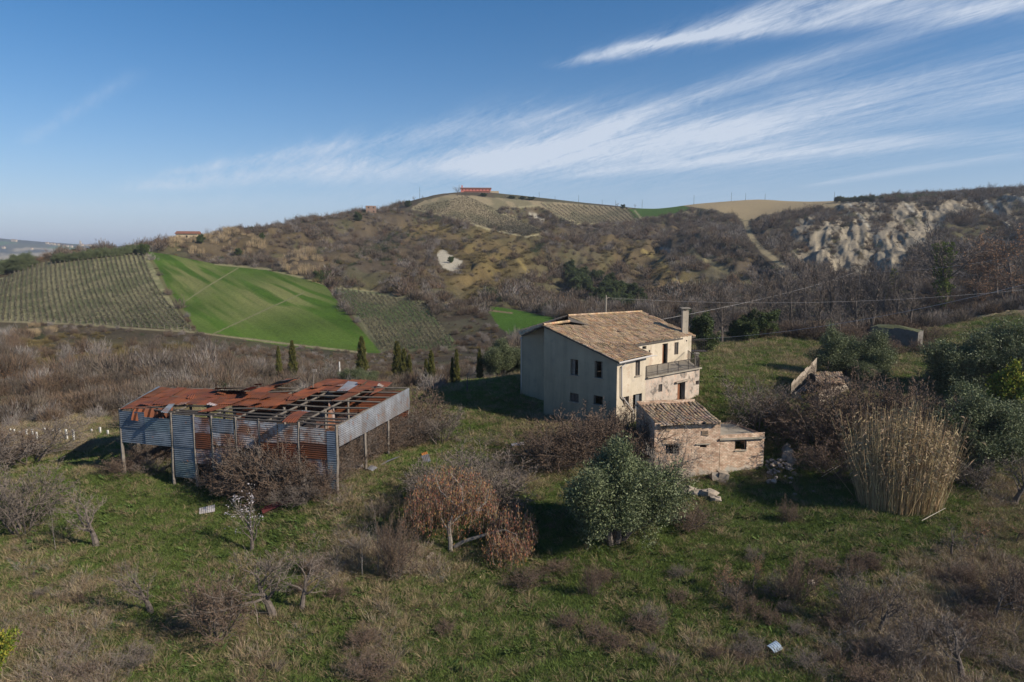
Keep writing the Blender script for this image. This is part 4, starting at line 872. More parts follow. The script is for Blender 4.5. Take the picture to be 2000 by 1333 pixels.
w = MB(); w.beam(P(1394, 925, 53.2), P(1398, 958, 52.3)-Vector((0, 0, .5)), .5, .9); w.box(P(1408, 940, 53.0), (.8, .9, 1.5), Matrix.Rotation(.2, 3, 'Y')); part(w, 'buttress', STONE, ob, 'leaning stone buttress at the foot')

# ================================================================== corrugated metal barn
shed = empty('corrugated_barn', (-11.9, 46, -1.5), 'long derelict barn of rusty corrugated iron sheets on leaning posts', 'barn')
ZR = 3.1
def rz_(zx, zy, dz=0.0, z=None):
    a, s = raydir(200+zx/3.0303, 700+zy/3.0303); zz = (ZR if z is None else z)+dz; D = (zz-CZ)/s; return Vector((a*D, D, zz))
S0 = rz_(1385, 390); SL = rz_(105, 296); SBR = rz_(1808, 172); SBL = rz_(340, 172)
def SP(u, v, z=ZR): p = SL.lerp(S0, u).lerp(SBL.lerp(SBR, u), v); return Vector((p.x, p.y, z))
def pole(mb, a, b, r0, r1, wob=.05, n=4, tint=1.0):
    p = Vector(a); 
    for k in range(n):
        q = Vector(a).lerp(Vector(b), (k+1)/n)+(rv()*wob if k < n-1 else Vector()); mb.tube(p, q, r0+(r1-r0)*k/n, r0+(r1-r0)*(k+1)/n, 6, tint); p = q
front = [.0, .255, .363, .447, .56, .665, .84, 1.0]
for k, u_ in enumerate(front):
    p = SP(u_, 0); gz = h1(p.x, p.y); mb = MB(); pole(mb, (p.x+random.uniform(-.1, .1), p.y-.05, gz-.3), (p.x, p.y-.05, ZR-.02), .13, .10, .04); part(mb, 'post', WOOD, shed)
for v_ in (.33, .66, 1.0):
    for u_ in (0, .255, .447, .665, .84, 1.0):
        p = SP(u_, v_); gz = h1(p.x, p.y); mb = MB(); pole(mb, (p.x, p.y, gz-.3), (p.x, p.y, ZR-.05), .12, .10, .04); part(mb, 'post', WOOD, shed)
for v_ in (0.0, .06, .13, .25, .40, .56, .7, .85, 1.0):
    mb = MB(); a, b = SP(-.0 if v_ else .24, v_, ZR-.08), SP(1.0, v_, ZR-.08); pole(mb, a, b, .07, .07, .07, 9); part(mb, 'purlin', WOODM if v_ not in (.0, .06, .13) else WOODD, shed)
for u_ in (0, .255, .447, .56, .70, .84, 1.0):
    mb = MB(); pole(mb, SP(u_, 0, ZR-.16), SP(u_, 1, ZR-.16), .08, .08, .04, 6); part(mb, 'rafter', WOODM, shed)
SHEETS = 0
def rsheet(q, m, nu=1, nv=1, dz=.03, gap=.0, name='roof_sheet', along='v', tint=None, jz=.06, sag=0, pitch=.18):
    global SHEETS
    q = [rz_(*p, dz) if len(p) == 2 else rz_(p[0], p[1], dz+p[2]) for p in q]      # FL, FR, BR, BL
    for i in range(nu):
        for j in range(nv):
            f = lambda u, v: q[0].lerp(q[1], u).lerp(q[3].lerp(q[2], u), v)
            e = .012; u0, u1 = i/nu-e, (i+1)/nu+e; v0, v1 = j/nv-.015, (j+1)/nv+.015; mb = MB(); dzz = [random.uniform(-jz, jz)+.012*((i+j) % 2) for _ in range(4)]
            c = [f(u0, v0), f(u1, v0), f(u1, v1), f(u0, v1)]; c = [Vector((p.x, p.y, p.z+d)) for p, d in zip(c, dzz)]
            corr(mb, *c, tint=tint or tj((1, 1, 1), .18, .06), pitch=pitch, sag=sag, nv=4); part(mb, name, m, shed); SHEETS += 1
rsheet([(112, 300), (430, 272), (600, 184), (342, 172)], RUST, 5, 2)
rsheet([(430, 272), (745, 285), (850, 199), (600, 184)], RUST, 5, 2)
rsheet([(745, 280), (1010, 285), (1130, 213), (850, 199)], RUST, 4, 2)
rsheet([(860, 199), (955, 205), (1170, 120), (1090, 126)], RUST, 1, 3)
rsheet([(1000, 285), (1110, 268), (1325, 170), (1165, 205)], RUST, 2, 2)
rsheet([(1130, 215), (1190, 240), (1440, 128), (1330, 121)], RUST, 2, 3)
rsheet([(1290, 188), (1470, 196), (1570, 132), (1430, 124)], RUST, 3, 1)
rsheet([(1355, 248), (1425, 245), (1610, 165), (1540, 160)], RUST, 1, 2)
rsheet([(1505, 180), (1590, 190), (1645, 140), (1575, 134)], RUST, 1, 1, sag=.15)
rsheet([(1580, 222, -.1), (1620, 200), (1715, 142), (1648, 136)], RUST, 1, 1, dz=.06, sag=.1)
rsheet([(565, 318), (650, 316), (870, 236), (790, 233)], RUST, 1, 2, dz=.08)
rsheet([(1062, 378), (1145, 380), (1225, 322), (1165, 315)], RUST, 1, 1, dz=.10, sag=-.15)
rsheet([(1165, 320), (1225, 320), (1235, 308), (1180, 306)], GALV, 1, 1, dz=.13)
rsheet([(1388, 190), (1452, 190), (1530, 143), (1455, 137)], GALV, 1, 1, dz=.11)
rsheet([(345, 318), (385, 325), (430, 268), (395, 268)], GALV, 1, 1, dz=.12)
rsheet([(110, 292), (150, 270), (345, 172), (330, 168)], GALV, 1, 1, dz=.12)
# front edge of sheets slumped down over the left bay
mb = MB(); a, b, c_, d_ = rz_(190, 300, .05), rz_(420, 292, .05), rz_(415, 292), rz_(195, 300); corr(mb, a, b, Vector((c_.x, c_.y-.5, c_.z-1.25)), Vector((d_.x-.1, d_.y-.5, d_.z-.75)), pitch=.45, amp=.08, nv=5, sag=-.12); part(mb, 'roof_sheet', RUST, shed, 'rust sheet slumped over the left bay')
for (x, y, w_, l_) in ((250, 268, 60, 22), (330, 262, 50, 18), (470, 268, 60, 20), (520, 225, 40, 25), (640, 275, 50, 16), (700, 205, 50, 16), (905, 270, 45, 18), (960, 235, 50, 18), (1120, 240, 55, 20), (1240, 175, 45, 16), (1330, 150, 40, 14), (1400, 160, 35, 14), (1520, 150, 30, 12), (1640, 160, 30, 12)):
    rsheet([(x-w_/2, y+l_/2), (x+w_/2, y+l_/2-4), (x+w_*.9, y-l_/2), (x-w_*.1, y-l_/2)], RUST if (x+y) % 3 else GALVR, 1, 1, dz=.14, jz=.16)
# loose sheets lying on the back edge
mb = MB(); corr(mb, rz_(665, 186, .1), rz_(870, 172, .1), rz_(880, 172, .75), rz_(665, 176, .55)); part(mb, 'loose_sheet', ORANGE, shed, 'bright orange rusted sheet')
mb = MB(); corr(mb, rz_(815, 192, .2), rz_(870, 190, .2), rz_(925, 168, 1.1), rz_(885, 168, 1.2), pitch=.14, amp=.03); part(mb, 'loose_sheet', mat('pink_rust_sheet', (.42, .16, .11), (.30, .10, .07), 3), shed)
mb = MB(); corr(mb, rz_(890, 160, .9), rz_(940, 160, .9), rz_(950, 150, 1.5), rz_(905, 152, 1.45)); part(mb, 'loose_sheet', RUST, shed)
mb = MB(); corr(mb, rz_(975, 166, .1), rz_(1090, 145, .1), rz_(1150, 118, .5), rz_(1040, 135, .6)); part(mb, 'loose_sheet', BLUE, shed)
mb = MB(); corr(mb, rz_(1060, 135, .5), rz_(1160, 122, .5), rz_(1165, 115, .75), rz_(1080, 130, .85)); part(mb, 'loose_sheet', mat('white_sheet', (.72, .72, .74), rough=.4), shed)
mb = MB(); pole(mb, SP(.62, .97, 2.0), SP(.63, .97, 4.6), .05, .04); mb.box(SP(.632, .97, 4.65), (.4, .2, .25)); part(mb, 'bent_post', WOOD, shed)
mb = MB(); corr(mb, SP(.79, .55, 3.0), SP(.79, .62, 3.0), SP(.80, .60, .9), SP(.79, .52, .9)); part(mb, 'hanging_sheet', GALVR, shed)
mb = MB(); corr(mb, rz_(1320, 185, .05), rz_(1375, 220, .0), rz_(1370, 240, -.6), rz_(1320, 232, -.6)); part(mb, 'hanging_sheet', BLUE, shed)
# wall cladding: u range, top z, bottom z, material (height measured above the ground line)
def clad(u0, u1, zt_, zb, m, v=0, tiers=1, off=-.12, jit_=.02, pitch=.15, name='wall_sheet'):
    for k in range(tiers):
        za_, zb_ = zt_+(zb-zt_)*k/tiers, zt_+(zb-zt_)*(k+1)/tiers-.04; mb = MB()
        a, b = SP(u0, v), SP(u1, v); o = Vector((.0, off+random.uniform(-jit_, jit_), 0))
        corr(mb, V3(a, za_)+o, V3(a, zb_)+o+Vector((0, -.02, 0)), V3(b, zb_)+o+Vector((0, -.02, 0)), V3(b, za_)+o, tint=tj((1, 1, 1), .15, .05), pitch=pitch, amp=.013, nv=5, sag=0); part(mb, name, m[k % len(m)] if isinstance(m, list) else m, shed)
clad(.0, .125, 2.95, .55, [BLUE], tiers=2); clad(.125, .25, 2.6, .55, [BLUE], tiers=2, off=-.15)
clad(.262, .36, 2.95, -1.75, BLUE, tiers=4)
clad(.368, .44, 2.9, 1.3, [GALVR], tiers=1); clad(.368, .44, 1.7, -.6, [RUST, GALVR], tiers=2)
clad(.452, .55, 2.9, .9, [GALV, GALVR], tiers=2); clad(.452, .55, .7, -.6, GALVR)
clad(.565, .66, 2.9, .9, [GALVR, GALVR], tiers=2); clad(.67, .745, 2.9, 0, [GALVR, RUST], tiers=2); clad(.75, .835, 2.85, -1.0, [GALVR, RUST, GALVR], tiers=3)
clad(.845, .97, 2.75, -1.6, [GALVR, RUST, GALVR, GALVR], tiers=4); clad(.96, .998, 2.6, -1.5, BLUE, tiers=2, off=-.16)
def sideclad(v0, v1, zt_, zb, m, u=1.0, off=.12):
    mb = MB(); a, b = SP(u, v0), SP(u, v1); o = Vector((off, 0, 0)); corr(mb, V3(a, zt_[0])+o, V3(a, zb[0])+o, V3(b, zb[1])+o, V3(b, zt_[1])+o, pitch=.13, amp=.02, tint=jit(.1)); part(mb, 'wall_sheet', m, shed)
for (v0, v1) in ((0, .25), (.25, .46), (.46, .7), (.7, .86), (.86, 1.0)):
    sideclad(v0, v1, (2.95+.1*v0, 2.95+.1*v1), (2.25-.2*v0, 2.25-.2*v1), GALV); sideclad(v0, v1, (2.27-.2*v0, 2.27-.2*v1), (1.5-.35*v0, 1.5-.35*v1), GALV, off=.15)
clad(0.3, .55, 2.7, -.9, [RUST, RUST], v=1.0, tiers=2); clad(.55, .8, 2.8, -1.0, [RUST, GALVR], v=1.0, tiers=2); clad(.8, 1.0, 2.8, -1.0, RUST, v=1.0, tiers=2)
clad(.45, .75, 2.2, -1.2, [WOODD], v=.5)
# ================================================================== ruined hut and ruined wall on the right
hut = P(1590, 800, 66.5); hz = h1(hut.x, hut.y)
hr = empty('ruined_hut', (hut.x, hut.y, hz), 'collapsed small stone hut with broken tiled roof behind brown shrubs', 'ruin')
w = MB(); z_t = CZ-(735-500)/F*67; ha, hb, hc, hd = P(1543, 800, 66), P(1598, 800, 64.5), P(1655, 800, 69), P(1590, 800, 71.5)
wall(w, hd, ha, -4, lambda s: z_t+.55-s*.22, jag=.15); wall(w, ha, hb, -4, lambda s: z_t-2.0+.5*math.sin(s*3), jag=.2); wall(w, hb, hc, -4, lambda s: z_t-1.1, jag=.1); wall(w, hc, hd, -4, lambda s: z_t-.5, jag=.1); wall(w, ha, hd, -4, lambda s: z_t-.6+s*.22, jag=.15)
part(w, 'wall', STONE, hr)
w = MB(); tile_roof(w, P(1597, 748, 64.8), P(1648, 752, 67.6), P(1590, 727, 70.3), P(1642, 728, 72.5), pitch=.36, course=.45, rad=.15, wob=.2, miss=.08); part(w, 'roof', TILE2, hr)
w = MB()
for k in range(5): w.beam(P(1552+k*9, 770-k*3, 65.6+k*.3), P(1585+k*5, 742+k*2, 69.5), .14)
part(w, 'rafter', WOOD, hr, 'fallen rafters')
rw = G(1752, 683, 80, 120); rr_ = empty('ruined_wall', rw, 'grey ruined masonry wall overgrown with turf at the edge of the field', 'ruin'); dw = rw.y
w = MB(); ra, rb, rc, rd = P(1698, 680, dw+4.5), P(1791, 682, dw-.5), P(1801, 680, dw+1.5), P(1712, 680, dw+7.5); z_t = CZ-(645-500)/F*dw
wall(w, ra, rb, rw.z-1.2, lambda s: z_t+.12*math.sin(s*2)-(.3 if s > 6 else 0), jag=.12); wall(w, rb, rc, rw.z-1.2, z_t-.2, jag=.2); wall(w, rc, rd, rw.z-1.2, z_t-.1); wall(w, rd, ra, rw.z-1.2, z_t); part(w, 'wall', mat('grey_masonry', (.16, .145, .125), (.11, .10, .09), 1.4, bump=.04, bscale=6, spots=[(.8, .52, .62, (.09, .08, .07), .7)]), rr_)
w = MB(); w.add([V3(ra, z_t-.02), V3(rb, z_t-.25), V3(rc, z_t-.2), V3(rd, z_t+.1), V3((ra+rc)/2, z_t+.45)], [(0, 1, 4), (1, 2, 4), (2, 3, 4), (3, 0, 4)]); part(w, 'turf_roof', mat('turf', (.10, .10, .04), (.06, .07, .03), 2, bump=.1, bscale=4), rr_)
# ================================================================== far buildings
def far_house(name, x0, x1, ytop, ybase, D, label, wm, rm, cat='house', roofh=.25, side=.35, nwin=5, floors=2, dep=9, roof=True):
    a, b = P(x0, ybase, D), P(x1, ybase, D+2); ht = (ybase-ytop)/F*D; he = ht*(1-roofh) if roof else ht; g = min(a.z, b.z)-2
    root = empty(name, ((a.x+b.x)/2, D, g+2), label, cat); d = Vector((b.x-a.x, b.y-a.y)).normalized(); n = Vector((-d.y, d.x)); A2, B2 = (a.x, a.y), (b.x, b.y); C2, D2 = (b.x+n.x*dep, b.y+n.y*dep), (a.x+n.x*dep, a.y+n.y*dep); zt_ = max(a.z, b.z)+he
    L = math.hypot(b.x-a.x, b.y-a.y); hl = []
    for f in range(floors):
        for k in range(nwin):
            s = L*(k+.5)/nwin; z = max(a.z, b.z)+he*(f+.35)/floors; hl.append((s-.55, s+.55, z, z+he/floors*.4))
    w = MB(); wall(w, A2, B2, g, zt_, hl, .4); wall(w, B2, C2, g, zt_); wall(w, C2, D2, g, zt_); wall(w, D2, A2, g, zt_); part(w, 'wall', wm, root)
    for h in hl:
        w = MB(); pt = lambda s, z, o=.2: Vector((a.x+d.x*s+n.x*o, a.y+d.y*s+n.y*o, z)); w.add([pt(h[0], h[2]), pt(h[1], h[2]), pt(h[1], h[3]), pt(h[0], h[3])], [(0, 1, 2, 3)]); part(w, 'window', DARK, root)
    if roof:
        w = MB(); o = .6; E = [V3((A2[0]-d.x*o-n.x*o, A2[1]-d.y*o-n.y*o), zt_), V3((B2[0]+d.x*o-n.x*o, B2[1]+d.y*o-n.y*o), zt_), V3((C2[0]+d.x*o+n.x*o, C2[1]+d.y*o+n.y*o), zt_), V3((D2[0]-d.x*o+n.x*o, D2[1]-d.y*o+n.y*o), zt_)]
        rl_, rr2 = (E[0]+E[3])/2+Vector((0, 0, ht*roofh)), (E[1]+E[2])/2+Vector((0, 0, ht*roofh)); w.add(E+[rl_, rr2], [(0, 1, 5, 4), (2, 3, 4, 5), (0, 4, 3), (1, 2, 5)]); part(w, 'roof', rm, root)
    return root, (a, b, zt_, d, n)
vr, (a, b, zt_, d, n) = far_house('villa', 900, 959, 366.5, 381, 716, 'long pink villa with dark tiled roof on the hilltop', PINKW, TILEF, nwin=9, dep=12, roofh=.2)
w = MB(); w.box(V3(((a.x+b.x)/2+1, a.y-2.5), a.z+3.1), (26, 4.5, .35)); [w.box(V3((a.x+6+k*3.6, a.y-4.4), a.z+1.5), (.4, .4, 3)) for k in range(8)]; part(w, 'porch', TILEF, vr)
w = MB(); w.box(V3((b.x+3.5, b.y+3), b.z+1.8), (9, 7, 4)); part(w, 'side_wing', CREAM, vr); w = MB(); w.box(V3((a.x+1, a.y+5), zt_+2.2), (1.2, 1.2, 3)); part(w, 'chimney', PINKW, vr)
far_house('stone_farmhouse', 344, 386, 452, 470, 424, 'small pale farmhouse with red roof on the left ridge', CREAM, TILEF, nwin=3, floors=1, dep=8, roofh=.3)
far_house('ruined_tower_house', 715, 735, 403, 418, 556, 'roofless brick ruin among bare trees on the ridge', mat('far_brick', (.27, .18, .13), (.20, .13, .10), 1), None, cat='ruin', nwin=2, floors=2, dep=7, roof=False)
# distant hill town
TOWN = [(155, 479.5, 6), (160, 479, 3), (166, 479.5, 5), (172, 480, 5), (178, 480.5, 5), (184, 481, 4), (190, 481.5, 5), (197, 482.5, 4), (90, 475.5, 5), (97, 476.5, 5), (104, 477.5, 4), (112, 478.5, 4), (23, 470.5, 5), (29, 471, 4), (130, 481, 4), (138, 482, 4), (125, 480.5, 4), (60, 486, 4), (5, 484, 5)]
for (px, py, wpx) in TOWN:
    gq = GF(px, py+1.5); D = gq.y-10; a, b = P(px, py+1.0, D), P(px+wpx, py+1.0, D); a.z = b.z = gq.z; ht = random.uniform(2.2, 3.6)/F*D
    gz = a.z-25; t = empty('town_house', (a.x, D, a.z), 'pale house of the far-off hill town on the skyline at left', 'house', 'houses of the far-off hill town')
    w = MB(); w.box(((a.x+b.x)/2, D, (gz+a.z+ht)/2), (b.x-a.x, 14, a.z+ht-gz)); part(w, 'wall', CREAM, t); w = MB(); zz = a.z+ht; x0, x1 = a.x-.5, b.x+.5
    w.add([(x0, D-7.5, zz), (x1, D-7.5, zz), (x1, D+7.5, zz), (x0, D+7.5, zz), (x0, D, zz+3), (x1, D, zz+3)], [(0, 1, 5, 4), (2, 3, 4, 5), (0, 4, 3), (1, 2, 5)]); part(w, 'roof', TILEF, t)
gq = GF(156, 480); D = gq.y-10; a = P(156, 480, D); t = empty('bell_tower', a, 'square bell tower standing above the far-off hill town', 'tower'); w = MB(); w.box((a.x+6, D, a.z+8), (9, 9, 45)); part(w, 'wall', CREAM, t); w = MB(); w.box((a.x+6, D, a.z+32), (6, 6, 5)); part(w, 'belfry', CREAM, t)
# ================================================================== stuff scattered with geometry nodes (uncountable cover)
def scatter(name, species, label=None):
    """species: list of (proto object mesh, material via mesh, points Nx3, scale N, rotz N)"""
    me = bpy.data.meshes.new(name); o = bpy.data.objects.new(name, me); C.objects.link(o); tag(o, label, None, None, 'stuff')
    allp = np.concatenate([s[1] for s in species]); me.vertices.add(len(allp)); me.vertices.foreach_set('co', allp.astype(np.float32).ravel())
    def att(nm, ty, arr, field='value'):
        a = me.attributes.new(nm, ty, 'POINT'); a.data.foreach_set(field, arr.ravel())
    att('kind_id', 'INT', np.concatenate([np.full(len(s[1]), i) for i, s in enumerate(species)]).astype(np.int32))
    att('siz', 'FLOAT_VECTOR', np.concatenate([s[2] for s in species]).astype(np.float32), 'vector')
    att('rot', 'FLOAT_VECTOR', np.concatenate([s[3] for s in species]).astype(np.float32), 'vector')
    ng = bpy.data.node_groups.new(name, 'GeometryNodeTree'); ng.interface.new_socket('Geometry', in_out='INPUT', socket_type='NodeSocketGeometry'); ng.interface.new_socket('Geometry', in_out='OUTPUT', socket_type='NodeSocketGeometry')
    gi = ng.nodes.new('NodeGroupInput'); go = ng.nodes.new('NodeGroupOutput'); jn = ng.nodes.new('GeometryNodeJoinGeometry'); L = ng.links
    def na(nm, ty):
        n = ng.nodes.new('GeometryNodeInputNamedAttribute'); n.data_type = ty; n.inputs['Name'].default_value = nm; return [q for q in n.outputs if q.enabled][0]
    kid, siz, rot = na('kind_id', 'INT'), na('siz', 'FLOAT_VECTOR'), na('rot', 'FLOAT_VECTOR')
    for i, s in enumerate(species):
        po = bpy.data.objects.new(name+'_source', s[0])      # never linked to the scene, only instanced
        oi = ng.nodes.new('GeometryNodeObjectInfo'); oi.inputs['Object'].default_value = po; oi.inputs['As Instance'].default_value = True
        cp = ng.nodes.new('FunctionNodeCompare'); cp.data_type = 'INT'; cp.operation = 'EQUAL'; ins = [q for q in cp.inputs if q.enabled]; L.new(kid, ins[0]); ins[1].default_value = i
        ip = ng.nodes.new('GeometryNodeInstanceOnPoints'); L.new(gi.outputs[0], ip.inputs['Points']); L.new(cp.outputs[0], ip.inputs['Selection']); L.new(oi.outputs['Geometry'], ip.inputs['Instance']); L.new(rot, ip.inputs['Rotation']); L.new(siz, ip.inputs['Scale'])
        L.new(ip.outputs[0], jn.inputs[0])
    L.new(jn.outputs[0], go.inputs[0]); md = o.modifiers.new('scatter', 'NODES'); md.node_group = ng
    return o
def mkmesh(mb, m):
    o = mb.build('p', m); me = o.data; bpy.data.objects.remove(o); return me
def tuft(seed, n, h, spread, w, lean, m, tint=.25, arch=.35, tw=.0):
    random.seed(seed); mb = MB()
    for k in range(n):
        az = random.random()*6.283; r = random.random()**.7*spread; b = Vector((math.cos(az)*r, math.sin(az)*r, -.03)); d = (Vector((math.cos(az)*lean, math.sin(az)*lean, 1))+rv()*.35).normalized(); s = d.cross(rv()).normalized(); H_ = h*random.uniform(.45, 1.1); t = tj((1, 1, 1), tint, .1)
        mid = b+d*H_*.55; tip = mid+(d+Vector((math.cos(az), math.sin(az), -.6))*arch*random.random()*1.6+rv()*tw).normalized()*H_*.5
        mb.add([b-s*w, b+s*w, mid+s*w*.8, mid-s*w*.8, tip], [(0, 1, 2, 3), (3, 2, 4)], t)
    return mkmesh(mb, m)
GT = [tuft(200+i, 46, .22, .28, .007, .35, GRASSG) for i in range(3)]
DT = [tuft(210+i, 60, .42, .26, .006, .55, GRASSD, arch=.7) for i in range(3)]
GREYSTRAW = mat('grey_straw', (.27, .22, .155), rand=.25)
ST = [tuft(220+i, 40, .75, .22, .006, .5, GREYSTRAW, arch=.6, tw=.6) for i in range(2)]
HERB = mat('weed_leaves', (.060, .095, .022), rand=.3)
HB = [tuft(225+i, 40, .22, .35, .03, .9, HERB, arch=.9) for i in range(2)]
def sticks(seed, n, m, h=1.0, w=.006, sp=.5, lean=.5, sub=5):
    random.seed(seed); mb = MB()
    for k in range(n):
        az = random.random()*6.283; d = (Vector((math.cos(az)*lean, math.sin(az)*lean, .9))+rv()*.4).normalized(); p = Vector((math.cos(az), math.sin(az), 0))*random.random()*sp*.5; L = h*random.uniform(.5, 1.1); t = tj((1, 1, 1), .25, .08)
        for i in range(3):
            q = p+d*L/3; s = d.cross(rv()).normalized(); mb.ribbon(p, q, w*(1-i*.25), w*(.75-i*.25), s, t)
            for _ in range(sub):
                dd = (d+rv()*.9).normalized(); qq = p.lerp(q, random.random()); mb.ribbon(qq, qq+dd*L*.28*random.random(), w*.6, w*.2, dd.cross(rv()).normalized(), t)
            p = q; d = (d+rv()*.35+Vector((0, 0, -.08))).normalized()
    return mkmesh(mb, m)
SK = [sticks(230, 26, TWIG), sticks(231, 26, TWIGB), sticks(232, 22, TWIGG)]
def fbush(seed, n, m, w, kind='twig', flat=1.0, tint=.3):
    """shrub about 1 high seen from hundreds of metres: fan of short ribbons through a dome"""
    random.seed(seed); mb = MB()
    for k in range(n):
        o = rv(); o.z = abs(o.z); r = random.random()**.45; lob = 1+.22*math.sin(o.x*7+seed)+.2*math.cos(o.y*8+seed*2); c = Vector((o.x*.55*r*lob, o.y*.55*r*lob, o.z*.85*r*lob*flat))
        t = tj((1, 1, 1), tint, .06)
        if kind == 'twig':
            d = (c*1.2+rv()*.35+Vector((0, 0, .55))).normalized(); L = random.uniform(.14, .32); mb.ribbon(c, c+d*L, w, w*.2, d.cross(rv()).normalized(), t)
        elif kind == 'leaf':
            d = rv(); s = d.cross(rv()).normalized(); L = w*random.uniform(1.5, 3); t2 = random.choice([(1, 1, 1), (1.4, 1.35, 1), (.6, .65, .6)]); t = tuple(x*y for x, y in zip(t, t2)); mb.add([c-s*w, c+s*w, c+d*L], [(0, 1, 2)], t)
        elif kind == 'reed':
            b = Vector((random.uniform(-.5, .5), random.uniform(-.4, .4), 0)); d = (Vector((b.x*.3, b.y*.3, 1))+rv()*.12).normalized(); L = random.uniform(.6, 1.05); mb.ribbon(b, b+d*L, w, w*.3, d.cross(rv()).normalized(), t)
    if kind == 'twig':
        for k in range(16):
            d = (rv()*.6+Vector((0, 0, .8))).normalized(); mb.ribbon((0, 0, -.1), d*random.uniform(.5, .8), w*1.3, w*.5, d.cross(rv()).normalized(), .8)
    return mkmesh(mb, m)
HT = mat('hill_twigs', (.118, .094, .072), rand=.28); HTB = mat('hill_brown_twigs', (.120, .082, .054), rand=.25); HTG = mat('hill_grey_twigs', (.20, .175, .155), rand=.2); HO = mat('hill_broom', (.14, .108, .045), rand=.25)
HG = mat('hill_evergreen', (.050, .066, .032), rand=.3, trans=.1); HR = mat('hill_reed', (.29, .22, .13), rand=.2); HD = mat('hill_dead_leaf', (.19, .10, .055), rand=.25)
FAR = [fbush(301, 260, HT, .016), fbush(302, 260, HTB, .016), fbush(303, 220, HTG, .013), fbush(304, 320, HO, .014, flat=.8), fbush(305, 300, HG, .032, 'leaf'), fbush(306, 170, HR, .012, 'reed'), fbush(307, 260, HD, .024, 'leaf')]
MIDB = [fbush(311, 1500, HT, .0065), fbush(312, 1500, HTB, .0065), fbush(313, 1200, HTG, .006), fbush(314, 1700, HO, .007, flat=.8), fbush(315, 1500, HG, .017, 'leaf'), fbush(316, 700, HR, .006, 'reed'), fbush(317, 1400, HD, .012, 'leaf')]
def rotarr(n, tilt=.1): return np.stack([RNG.normal(0, tilt, n), RNG.normal(0, tilt, n), RNG.uniform(0, 6.283, n)], 1)
def sizes(s, asp=1.0, j=.2):
    n = len(s); w_ = s*asp*RNG.uniform(1-j, 1+j, n); return np.stack([w_, w_, s], 1)
# ---- hill scrub
def fpoly(px, py, Y):
    f = np.zeros(px.shape, bool)
    for poly, d0 in ((VIN1, 170), (GREEN1, 170), (VIN2, 170), (GREEN2, 170), (VIN3, 420), (VIN4, 420), (GREEN3, 420), (TAN, 420)):
        f |= inpoly(px, py, poly) & (Y > d0)
    return f
N = 190000
a = RNG.uniform(-.92, .92, N); Yd = np.sqrt(RNG.uniform(60**2, 900**2, N)); Xd = a*Yd; Zd = H(Xd, Yd); px, py = project(Xd, Yd, Zd)
dens = np.ones(N)
f = fpoly(px, py, Yd); dens[f] = 0
dens *= np.where(px < 1050, np.where(px < 300, sstep(63, 72, Yd), sstep(74, 92, Yd)), sstep(112, 130, Yd))
dens[(Yd < 108) & (px > 860)] = 0
bdm = np.interp(px, [0], [0])*0
for cx, cy, rx, ry in [(1600,455,60,30),(1680,455,70,36),(1740,420,90,28),(1830,410,70,25),(1640,485,90,22),(1735,480,60,35),(1960,410,30,26)]: bdm = np.maximum(bdm, np.exp(-((px-cx)/rx)**2-((py-cy)/ry)**2))
mb_at = bil(m_b, A_, L_, Xd/Yd, np.log(Yd)); dens *= np.where(Yd > 250, 1-.93*np.clip(mb_at*1.6, 0, 1), 1)
dens[inpoly(px, py, SCAR)] = 0
dens[(px > 800) & (px < 1650) & (((py < 409) & (Yd > 420)) | (Yd > 690))] = 0; dens[(px > 690) & (Yd > 640) & (px < 1000)] = 0
for (pts, hw_) in (([(1455,430),(1466,462),(1490,490),(1530,520),(1560,548),(1592,568)], 11), ([(0,628),(120,632),(250,641),(375,649),(520,667),(620,679),(715,690)], 3), ([(1348,490),(1400,520),(1470,556)], 7)):
    dd = polydist(px, py-(5 if hw_ > 6 else 0), pts); dens[(dd < hw_) & (Yd > 170)] = 0
clump = fbm(Xd/22, Yd/22, 4, 501); zone = fbm(Xd/35, Yd/50, 3, 502)
broom = np.zeros(N)
for (cx, cy, rx, ry) in [(960,500,110,55),(930,545,60,45),(1220,500,70,30),(830,450,60,14),(1290,540,20,40),(180,690,150,40),(330,690,60,25)]: broom = np.maximum(broom, np.exp(-((px-cx)/rx)**2-((py-cy)/ry)**2))
p_keep = dens*np.clip((clump-.29)*6, .15, 1)*(1-.3*broom)
p_keep *= np.clip(.75*(Yd/320.)**.0, 0, 1)
# keep fewer far behind the crest
keep = RNG.random(N) < p_keep*np.where(Yd < 170, 1.0, np.where(Yd < 330, .62, .42))
Xd, Yd, Zd, px, py, zone, clump, broom = [q[keep] for q in (Xd, Yd, Zd, px, py, zone, clump, broom)]; n = len(Xd)
k1 = RNG.random(n)+(zone-.5)*1.1; kind = np.zeros(n, int)
kind[k1 > .38] = 1; kind[k1 > .62] = 2; kind[k1 > .80] = 0; kind[k1 < .10] = 3; rr_ = RNG.random(n)
kind[rr_ < .055] = 4; kind[(rr_ > .055) & (rr_ < .09)] = 6
kind[(broom > .35) & (RNG.random(n) < .78)] = 3
reedz = np.zeros(n)
for (cx, cy, rx, ry) in [(590,515,40,26),(430,470,60,22),(380,480,50,18),(480,480,40,22),(60,650,60,14)]: reedz = np.maximum(reedz, np.exp(-((px-cx)/rx)**2-((py-cy)/ry)**2))
kind[(reedz > .4) & (RNG.random(n) < .65)] = 5
grn_ = np.zeros(n)
for (cx, cy, rx, ry) in [(965,575,25,9),(700,520,50,14),(680,440,30,8),(1060,490,25,14),(1480,400,60,5),(790,470,50,20),(740,500,50,25)]: grn_ = np.maximum(grn_, np.exp(-((px-cx)/rx)**2-((py-cy)/ry)**2))
kind[(grn_ > .4) & (RNG.random(n) < .55)] = 4
